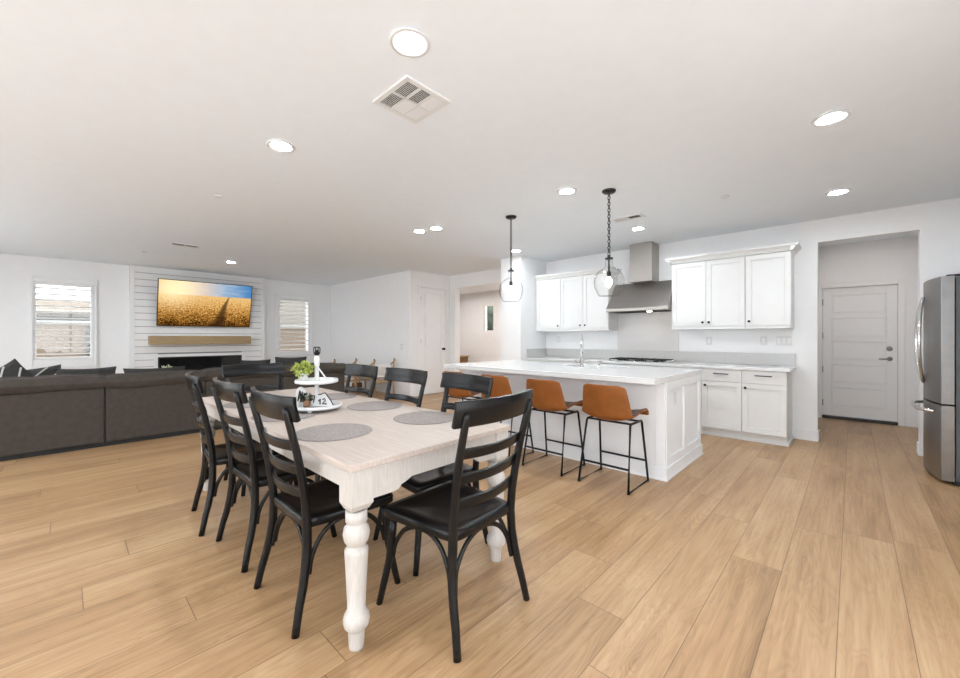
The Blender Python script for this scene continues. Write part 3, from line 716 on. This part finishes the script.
# ------------------------------------------------------------------ dining table
TX0, TX1, TY0, TY1, TZ = -4.02, -1.44, .777, 1.785, .78
t = thing('dining_table', 'long whitewashed farmhouse dining table with turned white legs', 'dining table', ((TX0+TX1)/2, (TY0+TY1)/2, 0)); hx, hy = (TX1-TX0)/2, (TY1-TY0)/2
MB().box(-hx, hx, -hy, hy, TZ-.028, TZ).build('tabletop', M['table'], t, bevel=.003)
ix, iy = hx-.062, hy-.062
prof = [(.029, 0), (.031, .012), (.034, .075), (.037, .082), (.050, .095), (.054, .118), (.051, .138), (.046, .146), (.044, .152), (.036, .158), (.040, .25), (.046, .36), (.048, .40), (.0475, .412), (.040, .420), (.034, .428),
        (.040, .434), (.050, .450), (.055, .475), (.051, .50), (.040, .515), (.036, .522), (.044, .528), (.044, .575), (.042, .575)]
for sx in (-1, 1):
    for sy in (-1, 1):
        b = MB(); b.lathe(prof, (sx*ix, sy*iy, 0), n=24); q = .050
        b.box(sx*ix-q, sx*ix+q, sy*iy-q, sy*iy+q, .605, TZ-.028)
        v0 = [(sx*ix+dx*q, sy*iy+dy*q, .605) for dx, dy in ((-1,-1), (1,-1), (1,1), (-1,1))]; v1 = [(sx*ix+dx*.034, sy*iy+dy*.038, .580) for dx, dy in ((-1,-1), (1,-1), (1,1), (-1,1))]
        b.add(v0+v1, [(0, 1, 5, 4), (1, 2, 6, 5), (2, 3, 7, 6), (3, 0, 4, 7), (4, 5, 6, 7)])
        b.build('leg', M['tleg'], t)
def apron(L_):
    zt = TZ-.028; a, d = .095, .138
    out = [(-L_, zt), (-L_, zt-d)]
    for s in (-1, 1):
        e = [(s*(L_-.115), zt-d), (s*(L_-.135), zt-d+.006), (s*(L_-.15), zt-d+.022), (s*(L_-.168), zt-d+.026), (s*(L_-.185), zt-a-.010), (s*(L_-.205), zt-a)]
        out += e if s < 0 else e[::-1]
    return out+[(L_, zt-d), (L_, zt)]
for s in (-1, 1):
    MB().box(-ix+.050, ix-.050, s*(iy+.028)-.011, s*(iy+.028)+.011, TZ-.115, TZ-.028).build('apron', M['tleg'], t)
    MB().prism(apron(iy-.050), 'x', s*(ix+.028)-.011, s*(ix+.028)+.011).build('apron', M['tleg'], t)

# ------------------------------------------------------------------ dining chairs
def make_chair():
    t = thing('dining_chair', '', 'dining chair', (0, 0, 0), 0, 'black ladder back dining chairs')
    c = M['chair']
    # seat: rounded trapezoid with a saddle
    def outline(k, inset=0):
        a = 2*PI*k/48; cs, sn = math.cos(a), math.sin(a); e = .20
        x = abs(cs)**e*(1 if cs > 0 else -1); y = abs(sn)**e*(1 if sn > 0 else -1)
        wd = .232+.022*y
        return (x*(wd-inset), .030+y*(.232-inset))
    b = MB(); rings = [(.035, .424, 0), (.006, .428, 0), (.0, .434, 0), (.0, .462, 0), (.004, .470, 0), (.012, .475, 0), (.045, .475, .2), (.075, .468, .8), (.11, .463, 1), (.19, .461, 1)]
    v = []; f = []
    for ins, z, sd in rings:
        for k in range(48):
            x, y = outline(k, ins); v.append((x, y, z+sd*(.006*(x/.2)**2)))
    for i in range(len(rings)-1):
        for k in range(48): f.append((i*48+k, i*48+(k+1) % 48, (i+1)*48+(k+1) % 48, (i+1)*48+k))
    b.add(v, f, True); b.add(v[:48], [tuple(range(48))[::-1]]); b.add(v[-48:], [tuple(range(48))])
    b.build('seat', c, t)
    def post(z):
        P = [(0, -.255), (.10, -.236), (.22, -.205), (.34, -.190), (.47, -.187), (.60, -.200), (.80, -.240), (1.0, -.293)]
        for (z0, y0), (z1, y1) in zip(P, P[1:]):
            if z <= z1: return y0+(y1-y0)*(z-z0)/(z1-z0)
        return P[-1][1]
    for s in (-1, 1):
        zz = [0, .05, .11, .18, .26, .34, .44, .54, .66, .78, .90, .97, .992]
        px = lambda z: s*(.244-.042*min(1, z/.4)+.022*max(0, (z-.45)/.55))
        MB().tube([(px(z), post(z), z) for z in zz], [.0165, .017, .018, .019, .020, .021, .021, .020, .019, .0175, .0165, .0155, .009], 12, sx=1, sy=1, up=(1, 0, 0)).build('rear_post', c, t)
        MB().tube([(s*.248, .268, 0), (s*.234, .250, .10), (s*.216, .230, .22), (s*.208, .219, .34), (s*.205, .215, .432)], [.0155, .017, .0185, .0195, .020], 12, up=(1, 0, 0)).build('front_leg', c, t)
        arch = spline([(s*.208, .212, .235), (s*.206, .195, .30), (s*.203, .142, .375), (s*.200, .072, .415), (s*.198, .005, .424), (s*.198, -.06, .415), (s*.199, -.12, .375), (s*.204, -.165, .30), (s*.208, -.180, .225)], 4)
        MB().tube(arch, .0105, 8, up=(1, 0, 0), sx=.9, sy=1.1).build('side_brace', c, t)
    arch = spline([(-.196, -.196, .215), (-.180, -.186, .30), (-.13, -.182, .375), (-.065, -.180, .415), (0, -.180, .424), (.065, -.180, .415), (.13, -.182, .375), (.180, -.186, .30), (.196, -.196, .215)], 4)
    MB().tube(arch, .0105, 8, up=(0, 1, 0), sx=.9, sy=1.1).build('rear_brace', c, t)
    def curved(z0, z1, hw, off, th, bulge, name, bev):
        def fn(u, v):
            x = (2*u-1)*hw; z = z0+(z1-z0)*v; y = post(z)+off-bulge*(1-(x/hw)**2)
            return (x, y, z)
        return MB().sheet(fn, 18, 3, th).build(name, c, t, bevel=bev)
    curved(.925, 1.036, .270, .016, -.022, .046, 'top_rail', .004)
    for z in (.585, .695, .805): curved(z-.022, z+.022, .205, .007, -.015, .042, 'back_slat', .003)
    return t
ch0 = make_chair()
CH = [(-1.985, .94, 0, ''),
      (-2.68, .935, R(1), 'middle black chair of the near long side of the table'),
      (-3.29, .895, R(-6), 'farthest black chair of the near long side, by the sofa'),
      (-1.41, 1.312, R(92.5), 'black chair at the near short end of the table, on the open floor'),
      (-1.935, 1.605, R(173.5), 'black chair on the island side nearest the bar stools'),
      (-2.59, 1.605, R(180), 'middle black chair on the island side of the table'),
      (-3.27, 1.605, R(180), 'farthest black chair on the island side, before the lounge chairs'),
      (-3.862, 1.25, R(-90), 'black chair at the far short end of the table, against the sofa')]
CH[0] = CH[0][:3]+('nearest black chair of the near long side, beside the front table leg',)
for i, (x, y, rz, l) in enumerate(CH):
    if i == 0: ch0.location = (x, y, 0); ch0['label'] = l
    else: dup(ch0, (x, y, 0), rz, l)

# placemats
pm = None
for x, y, l in ((-2.03, 1.0, 'round grey placemat nearest the front table corner'), (-2.69, 1.0, 'round grey placemat at the middle chair of the near long side'),
                (-3.34, 1.0, 'round grey placemat at the farthest chair of the near long side'), (-1.965, 1.575, 'round grey placemat nearest the island stools'),
                (-2.575, 1.59, 'round grey placemat at the middle chair of the island side'), (-3.24, 1.59, 'round grey placemat behind the tiered tray on the island side')):
    if pm is None:
        pm = MB().lathe([(0, 0), (.197, 0), (.2, .002), (.197, .004), (0, .004)], n=48).build('placemat', M['placemat']); tag(pm, l, 'placemat', 'round placemats on the table'); pm.location = (x, y, TZ+.0005)
    else: dup(pm, (x, y, TZ+.0005), 0, l)

# ------------------------------------------------------------------ tiered tray and what stands on it
TRX, TRY = -2.73, 1.221; LZ = TZ+.0305; UZ = TZ+.2025
t = thing('tiered_tray', 'white two tier tray in the middle of the table', 'tray', (TRX, TRY, TZ+.0005))
MB().lathe([(0, .018), (.150, .018), (.166, .022), (.170, .032), (.166, .044), (.161, .044), (.160, .030), (0, .030)], n=40).build('lower_plate', M['white'], t)
for k in range(3):
    a = R(-45+120*k); MB().lathe([(0, 0), (.014, 0), (.017, .009), (.012, .018), (0, .018)], (.12*math.cos(a), .12*math.sin(a), 0), n=14).build('foot', M['white'], t)
MB().lathe([(.022, .030), (.022, .036), (.014, .046), (.012, .09), (.016, .11), (.012, .13), (.014, .175), (.024, .188), (.024, .190)], n=18).build('stem', M['white'], t)
MB().lathe([(0, .190), (.125, .190), (.140, .194), (.143, .204), (.140, .216), (.136, .216), (.135, .202), (0, .202)], n=40).build('upper_plate', M['white'], t)
sx_, sy_ = .727, .687      # screen-right direction
def at(r, d, z): return (TRX+r*sx_-d*.687, TRY+r*sy_+d*.727, z)
t = thing('potted_plant', 'bushy yellow green plant in white pot on the upper tray', 'plant', at(-.082, -.03, UZ+.001))
MB().lathe([(0, 0), (.028, 0), (.034, .055), (.032, .058), (.028, .05), (0, .05)], n=20).build('pot', M['white'], t)
MB().leaves((0, 0, .084), .055, .042, 240, .032, 5).build('foliage', M['leaf'], t)
t = thing('candlestick', 'white candlestick with black wire cup on the upper tray', 'candlestick', at(-.012, .03, UZ+.001))
Q = .05
MB().lathe([(0, 0), (.024, 0), (.022, .008), (.015, .016), (.015, .10), (.019, .11), (.019, .165), (.012, .178), (0, .18)], n=18).build('candlestick_body', M['white'], t)
b = MB()
for k in range(8):
    a = 2*PI*k/8; b.tube([(.010*math.cos(a), .010*math.sin(a), .178), (.020*math.cos(a), .020*math.sin(a), .195), (.023*math.cos(a), .023*math.sin(a), .218), (.020*math.cos(a), .020*math.sin(a), .236)], .0032, 5)
for z, r in ((.197, .0205), (.236, .020)): b.tube([(r*math.cos(2*PI*k/16), r*math.sin(2*PI*k/16), z) for k in range(16)], .0032, 5, closed=True)
b.build('wire_cup', M['black'], t)
MB().lathe([(0, .18), (.013, .18), (.013, .215), (0, .217)], n=12).build('candle', M['dark'], t)
x0, y0, z0 = at(.075, .0, UZ+.006)
o = MB().tube([(0, 0, 0), (-.072*sx_, -.072*sy_, .098)], [.006, .005], 8).build('decorative_stick', M['white']); o.location = (x0, y0, z0); tag(o, 'thin white stick leaning towards the candlestick on the upper tray', 'stick')
o = MB().lathe([(0, 0), (.016, 0), (.018, .010), (.010, .022), (0, .024)], n=14).build('ornament', M['white']); o.location = at(.098, 0, UZ+.001); tag(o, 'small white knob shaped ornament on the upper tray', 'ornament')
t = thing('round_sign', 'upright round white sign with black script on lower tray', 'sign', at(-.112, .005, LZ+.067), R(8))
b = MB(); b.M = RX(R(90)); b.lathe([(0, -.005), (.063, -.005), (.065, 0), (.063, .005), (0, .005)], n=28); b.build('board', M['white'], t)
b = MB(); b.tube([(-.02, -.008, -.026), (-.012, -.008, -.004), (.0, -.008, .028), (.006, -.008, .02), (-.008, -.008, .0), (.012, -.008, .012)], .0045, 6); b.tube([(.0, -.008, -.03), (.012, -.008, -.008), (.022, -.008, .022), (.024, -.008, -.01), (.014, -.008, -.028)], .004, 6); b.build('lettering', M['ink'], t).scale = (1.4, 1, 1.4)
t = thing('small_planter', 'little plant in terracotta pot between the tray signs', 'plant', at(-.050, -.045, LZ+.001))
MB().lathe([(0, 0), (.023, 0), (.029, .05), (.026, .052), (.024, .045), (0, .045)], n=18).build('pot', M['terracotta'], t)
MB().leaves((0, 0, .062), .03, .022, 80, .028, 8).build('foliage', M['leafd'], t)
# leaning five sided sign with dark edge
t = thing('house_sign', 'white sign with black edge and figures leaning on lower tray', 'sign', at(.050, -.035, LZ+.002), R(43.4))
pts = [(-.055, 0), (.075, 0), (.052, .035), (.008, .085), (-.018, .074), (-.052, .072)]
b = MB(); b.M = RX(R(-24)) @ Matrix.Scale(1.12, 4); b.prism(pts, 'y', -.003, .003); b.build('board', M['white'], t)
b = MB(); b.M = RX(R(-24)) @ Matrix.Scale(1.12, 4); b.tube([(p[0], -.005, p[1]) for p in ((.075, 0), (.052, .035), (.008, .085), (-.018, .074), (-.052, .072), (-.055, .02))], .0035, 6); b.build('border', M['ink'], t)
b = MB(); b.M = RX(R(-24)) @ Matrix.Scale(1.12, 4); b.tube([(-.026, -.006, .03), (-.016, -.006, .044), (-.012, -.006, .012)], .004, 6); b.tube([(.0, -.006, .04), (.012, -.006, .048), (.018, -.006, .036), (.002, -.006, .014), (.028, -.006, .014)], .004, 6); b.build('figures', M['ink'], t)

# ------------------------------------------------------------------ fireplace wall
t = thing('fireplace_insert', 'black linear fireplace set in the shiplap wall', 'fireplace', (CX0-.01, 2.1275, .648))
b = MB(); b.box(-.12, -.10, -.775, .775, -.225, .225)
b.box(-.10, .0, -.775, .775, -.225, -.20); b.box(-.10, 0, -.775, .775, .20, .225); b.box(-.10, 0, -.775, -.75, -.2, .2); b.box(-.10, 0, .75, .775, -.2, .2)
b.build('firebox', M['firebox'], t)
MB().box(-.025, -.019, -.75, .75, -.2, .2).build('glass_front', M['fireglass'], t)
t = thing('mantel_shelf', 'light oak box mantel under the television', 'mantel', (CX0+.001, 2.115, 1.14))
MB().box(0, .22, -.92, .92, 0, .18).build('beam', M['mantel'], t, bevel=.004)

def tv_mat():
    m = bpy.data.materials.new('tv_picture'); m.use_nodes = True; N = m.node_tree.nodes; L = m.node_tree.links
    def mth(op, a, c=None, d=None):
        n = N.new('ShaderNodeMath'); n.operation = op
        for i, q in enumerate((a, c, d)):
            if q is None: continue
            if isinstance(q, (int, float)): n.inputs[i].default_value = q
            else: L.new(q, n.inputs[i])
        return n.outputs[0]
    def mix(f, a, c):
        n = N.new('ShaderNodeMix'); n.data_type = 'RGBA'; n.clamp_factor = True
        if isinstance(f, float): n.inputs[0].default_value = f
        else: L.new(f, n.inputs[0])
        for i, q in ((6, a), (7, c)):
            if isinstance(q, tuple): n.inputs[i].default_value = q+(1,)
            else: L.new(q, n.inputs[i])
        return n.outputs[2]
    tc = N.new('ShaderNodeTexCoord'); sp = N.new('ShaderNodeSeparateXYZ'); L.new(tc.outputs['Object'], sp.inputs[0])
    u = mth('ADD', mth('DIVIDE', sp.outputs['X'], 1.70), .5); v = mth('ADD', mth('DIVIDE', sp.outputs['Y'], .96), .5)
    hor = .70
    def ramp(f, els):
        n = N.new('ShaderNodeValToRGB'); L.new(f, n.inputs[0]); e = n.color_ramp.elements
        e[0].position, e[0].color = els[0][0], els[0][1]+(1,); e[1].position, e[1].color = els[-1][0], els[-1][1]+(1,)
        for p, c in els[1:-1]: q = e.new(p); q.color = c+(1,)
        return n.outputs[0]
    # sky: warm at left, blue at right, with streaks of cloud
    sky = ramp(u, [(0, (.95, .62, .25)), (.22, (1, .86, .52)), (.45, (.75, .62, .52)), (.68, (.30, .45, .62)), (1, (.05, .22, .50))])
    mp = N.new('ShaderNodeMapping'); mp.inputs['Scale'].default_value = (2.2, 9, 1); mp.inputs['Rotation'].default_value = (0, 0, R(-12)); L.new(tc.outputs['Object'], mp.inputs[0])
    n1 = N.new('ShaderNodeTexNoise'); n1.inputs['Scale'].default_value = 2; n1.inputs['Detail'].default_value = 4; L.new(mp.outputs[0], n1.inputs[0])
    cl = mth('MULTIPLY', mth('SUBTRACT', n1.outputs['Fac'], .48), 4.0)
    sky = mix(mth('MULTIPLY', mth('MINIMUM', mth('MAXIMUM', cl, 0.0), 1.0), mth('SUBTRACT', 1.1, u)), sky, (.82, .72, .66))
    # field
    mp2 = N.new('ShaderNodeMapping'); mp2.inputs['Scale'].default_value = (1, 1, 1); L.new(tc.outputs['Object'], mp2.inputs[0])
    dep = mth('MAXIMUM', mth('SUBTRACT', hor, v), .01)
    cv = N.new('ShaderNodeCombineXYZ'); L.new(mth('DIVIDE', mth('SUBTRACT', u, .8), mth('ADD', dep, .12)), cv.inputs[0]); L.new(mth('DIVIDE', .55, mth('ADD', dep, .05)), cv.inputs[1])
    n2 = N.new('ShaderNodeTexNoise'); n2.inputs['Scale'].default_value = 7; n2.inputs['Detail'].default_value = 8; n2.inputs['Roughness'].default_value = .7; L.new(cv.outputs[0], n2.inputs[0])
    n3 = N.new('ShaderNodeTexNoise'); n3.inputs['Scale'].default_value = 34; n3.inputs['Detail'].default_value = 4; L.new(tc.outputs['Object'], n3.inputs[0])
    fac = mth('ADD', mth('ADD', mth('MULTIPLY', n2.outputs['Fac'], .55), mth('MULTIPLY', n3.outputs['Fac'], .75)), mth('MULTIPLY', mth('SUBTRACT', v, .42), .55))
    field = ramp(fac, [(.40, (.035, .014, .003)), (.52, (.27, .115, .018)), (.63, (.58, .29, .065)), (.78, (.86, .54, .21))])
    # track through the crop
    xc = mth('ADD', .72, mth('ADD', mth('MULTIPLY', mth('SUBTRACT', hor, v), -.13), mth('MULTIPLY', mth('MAXIMUM', mth('SUBTRACT', v, .5), 0.0), .08)))
    dist = mth('ABSOLUTE', mth('SUBTRACT', u, xc)); wd = mth('ADD', mth('MULTIPLY', dep, .10), .004)
    tr = mth('SUBTRACT', 1.0, mth('DIVIDE', mth('SUBTRACT', dist, mth('MULTIPLY', wd, .5)), wd)); tr = mth('MULTIPLY', mth('MINIMUM', mth('MAXIMUM', tr, 0.0), 1.0), mth('ADD', .35, mth('MULTIPLY', n3.outputs['Fac'], .9)))
    field = mix(tr, field, (.035, .013, .006))
    img = mix(mth('MULTIPLY', mth('SUBTRACT', v, hor-.01), 40.0), field, sky)
    # sun
    du = mth('SUBTRACT', u, .14); dv = mth('MULTIPLY', mth('SUBTRACT', v, .79), .62)
    rr = mth('SQRT', mth('ADD', mth('MULTIPLY', du, du), mth('MULTIPLY', dv, dv)))
    img = mix(mth('POWER', mth('MAXIMUM', mth('SUBTRACT', 1.0, mth('MULTIPLY', rr, 2.6)), 0.0), 2.2), img, (1.2, .95, .55))
    e = N.new('ShaderNodeEmission'); L.new(img, e.inputs[0]); e.inputs[1].default_value = .8
    L.new(e.outputs[0], N['Material Output'].inputs[0]); return m
M['tv'] = tv_mat()
t = thing('television', 'wall mounted television showing a golden wheat field', 'television', (-10.31, 2.18, 2.005))
tilt = math.atan2(.22, .963)
# local frame: x along +Y, y up, z towards the room
F = Matrix(((0, 0, 1, 0), (1, 0, 0, 0), (0, 1, 0, 0), (0, 0, 0, 1)))
TM = RY(tilt) @ F
def tvpart(b, name, m):
    o = b.build(name, m, t, bevel=.0); o.matrix_local = TM; return o
tvpart(MB().box(-.862, .862, -.492, .492, -.035, 0), 'cabinet', M['black'])
tvpart(MB().add([(-.85, -.48, .001), (.85, -.48, .001), (.85, .48, .001), (-.85, .48, .001)], [(0, 1, 2, 3)]), 'screen', M['tv'])
b = MB(); b.box(-.188, -.10, -.25, .25, -.2, .2); b.build('wall_bracket', M['black'], t)

# ------------------------------------------------------------------ sectional sofa
SX = -6.40
t = thing('sectional_sofa', 'charcoal brown sectional sofa with its back to the dining table', 'sofa', (SX, .9, 0))
y_edges = [-1.62, -.66, .338, 1.33, 2.33, 3.36]
y_edges = [y-.9 for y in y_edges]
def rbox(b, x0, x1, y0, y1, z0, z1): return b.box(x0, x1, y0, y1, z0, z1)
MB().box(-.99, -.03, y_edges[0]+.03, y_edges[-1]-.03, 0, .05).build('plinth', M['dark'], t)
for i in range(5):
    a, c = y_edges[i]+.003, y_edges[i+1]-.003
    MB().box(-.16, 0, a, c, .05, .695).build('back_panel', M['sofa'], t, bevel=.015)
    MB().box(-1.0, -.165, a, c, .05, .28).build('seat_base', M['sofa'], t, bevel=.02)
    b = MB(); b.M = T(-.60, (a+c)/2, .375); b.pillow(.80, c-a, .24, n=12, pinch=.02, box=.22); b.build('seat_cushion', M['sofa'], t)
    b = MB(); b.M = T(-.26, (a+c)/2, .60) @ RY(R(-80)); b.pillow(.34, c-a, .19, n=12, pinch=.02, box=.25)
    b.M = T(-.135, (a+c)/2, .762+.008*math.sin(i*2.3)) @ RX(R(.8*math.sin(i*3+1)))
    b.pillow(.36, c-a+.10, .165, n=24, pinch=.012, lump=.15, seed=i+3, box=.20); b.build('back_cushion', M['sofa'], t)
# returns towards the fireplace
for a, c, xe in ((y_edges[0], y_edges[0]+.96, -2.5), (y_edges[-1]-1.03, y_edges[-1], -2.3)):
    MB().box(xe, -1.01, a+.02, c-.02, .05, .28).build('chaise_base', M['sofa'], t, bevel=.02)
    MB().box(xe+.04, -1.03, a+.05, c-.05, 0, .05).build('plinth', M['dark'], t)
    b = MB(); b.M = T((xe-1.01)/2, (a+c)/2, .375); b.pillow(-1.01-xe, c-a, .24, n=12, pinch=.02, box=.22); b.build('chaise_cushion', M['sofa'], t)

def throw(x, y, z, w_, h_, t_, yaw, lean, label, m='pillow', stripes=False, roll=0):
    o = thing('throw_pillow', label, 'throw pillow', (x, y, z), yaw, 'loose pillows on the sofa')
    b = MB(); b.M = RX(R(lean)) @ RZ(roll); b.pillow(w_, h_, t_, n=16, pinch=.08, lump=.05, seed=int(abs(x*y*100))); b.build('cover', M[m], o)
    if stripes:
        b = MB(); b.M = RX(R(lean)) @ RZ(roll)
        hgt = lambda u, q: ((1-u**4)*(1-q**4))**.5*t_/2+.003
        def line(p, q):
            pts = []
            for k in range(13):
                f = k/12; uu = p[0]+(q[0]-p[0])*f; vv = p[1]+(q[1]-p[1])*f
                pts.append((uu*w_/2*(1-.08*(1-vv*vv)), vv*h_/2*(1-.08*(1-uu*uu)), hgt(uu, vv)*1.02))
            b.tube(pts, .009, 6)
            b.tube([(x_, y_, -z_) for x_, y_, z_ in pts], .009, 6)
        line((-.9, -.5), (.5, .9)); line((-.5, -.9), (.9, .5)); line((-.9, .5), (.5, -.9)); line((-.5, .9), (.9, -.5))
        b.build('stripe', M['piping'], o)
    return o
throw(-6.80, -.42, .715, .50, .50, .15, R(90), 74, 'dark throw pillow with pale crossing stripes at the left end', stripes=True, roll=R(38))
throw(-7.13, -.22, .71, .46, .46, .14, R(86), 70, 'pale edged striped pillow tucked behind the crossing stripe pillow', stripes=True, roll=R(8))
throw(-6.80, .20, .70, .54, .46, .16, R(90), 72, 'plain dark pillow behind the first sofa cushion, under the left window')
throw(-6.80, .86, .68, .66, .44, .16, R(90), 70, 'plain dark pillow behind the second sofa cushion, before the fireplace')
throw(-7.75, 2.96, .70, .56, .46, .18, R(60), 72, 'dark pillow upright on the far chaise beside the tray')
throw(-7.95, 2.42, .69, .50, .40, .18, R(75), 70, 'dark pillow on the far chaise before the fireplace')

# coffee table with plant, beyond the sofa
t = thing('coffee_table', 'low wooden coffee table between sofa and fireplace', 'coffee table', (-8.45, 1.25, 0))
MB().box(-.35, .35, -.55, .55, .40, .44).build('table_top', M['oak'], t, bevel=.004)
for x in (-.30, .30):
    for y in (-.50, .50): MB().box(x-.025, x+.025, y-.025, y+.025, 0, .40).build('leg', M['oak'], t)
t = thing('succulent_planter', 'pale leafy plant in bowl on the coffee table before the fireplace', 'plant', (-8.45, 1.22, .441))
MB().lathe([(0, 0), (.07, 0), (.13, .12), (.15, .20), (.14, .20), (.12, .13), (0, .12)], n=24).build('bowl', M['white'], t)
MB().leaves((0, 0, .20), .12, .10, 90, .11, 11, half=True).build('foliage', M['leafp'], t)

# ------------------------------------------------------------------ lounge chairs by the white wall
def make_lounge():
    t = thing('lounge_chair', '', 'lounge chair', (0, 0, 0), 0, 'wooden arm lounge chairs')      # faces -x
    for s in (-1, 1):
        y = s*.25
        MB().tube([(.40, y, 0), (.34, y, .40), (.40, y, .80)], [.018, .02, .016], 10).build('rear_leg', M['oak'], t)
        MB().tube([(-.40, y, 0), (-.32, y, .50)], [.016, .02], 10).build('front_leg', M['oak'], t)
        MB().tube(spline([(-.42, y, .50), (-.34, y, .535), (-.05, y, .60), (.25, y, .685), (.40, y, .765), (.42, y, .80)], 4), .022, 10, sx=.8, sy=1.2).build('armrest', M['oak'], t)
        MB().lathe([(0, .80), (.016, .80), (.014, .825), (0, .83)], (.40, y, 0), n=10).build('finial', M['dark'], t)
    for x in (-.33, .33): MB().box(x-.018, x+.018, -.25, .25, .30, .35).build('seat_rail', M['oak'], t, bevel=.004)
    b = MB(); b.M = T(0, 0, .42); b.pillow(.66, .46, .15, n=10, pinch=.02, box=.22); b.build('seat_cushion', M['cream'], t)
    b = MB(); b.M = T(.28, 0, .56) @ RY(R(-72)); b.pillow(.30, .46, .13, n=10, pinch=.02, box=.25); b.build('back_cushion', M['cream'], t)
    return t
lc = make_lounge(); lc.location = (-8.42, 4.22, 0); lc['label'] = 'left wooden armed lounge chair with cream cushions by the white wall'
dup(lc, (-7.80, 4.80, 0), 0, 'right wooden armed lounge chair with cream cushions by the white wall')
t = thing('side_table', 'small pale wooden side table by the lounge chairs', 'side table', (-8.62, 4.83, 0))
MB().box(-.17, .17, -.17, .17, .35, .375).build('table_top', M['oak'], t, bevel=.003)
for x in (-.14, .14):
    for y in (-.14, .14): MB().box(x-.016, x+.016, y-.016, y+.016, 0, .35).build('leg', M['oak'], t)
tag(MB().lathe([(0, 0), (.10, 0), (.12, .10), (.115, .20), (.105, .20), (.10, .02), (0, .02)], (-8.62, 4.83, .0), n=20).build('wicker_basket', M['wicker']), 'brown wicker basket under the pale side table', 'basket')

# hall console
t = thing('console_table', 'brown wooden console in the hallway beside the opening', 'console table', (-9.35, 8.85, 0))
MB().box(-.50, .30, -.22, .22, .66, .70).build('table_top', M['oak'], t, bevel=.004)
MB().box(-.46, .26, -.18, .20, .48, .66).build('drawer_box', M['wicker'], t)
for x in (-.44, .24):
    for y in (-.16, .18): MB().box(x-.02, x+.02, y-.02, y+.02, 0, .48).build('leg', M['oak'], t)
for x, y, l in ((-7.9, -1.7, 'added unseen downlight over the far end of the left living area'), (-6.0, -1.3, 'added unseen downlight over the floor behind the sofa'), (-3.2, -1.3, 'added unseen downlight over open floor left of the camera'), (-.4, -1.2, 'added unseen downlight over open floor behind the camera')):  # unseen lamps added to brighten the living area
    dup(dl, (x, y, H), 0, l)
# out-of-view downlights added to brighten the hallway and the entry
for x, y, l in ((-8.6, 8.0, 'added unseen downlight in the hallway ceiling before the small window'), (-7.0, 7.9, 'added unseen downlight in the middle of the hallway ceiling beyond the opening'), (-5.6, 7.9, 'added unseen downlight in the hallway ceiling behind the column')):
    h = dup(dl, (x, y, H), 0, l)
    for c in h.children:
        if c.name.startswith('lens'): c.data = c.data.copy(); c.data.materials[0] = M['hall_fill']
e = dup(dl, (.10, 7.4, H), 0, 'added unseen dimmer downlight in the entry ceiling before the white door')
for c in e.children:
    if c.name.startswith('lens'): c.data = c.data.copy(); c.data.materials[0] = M['entry_fill']
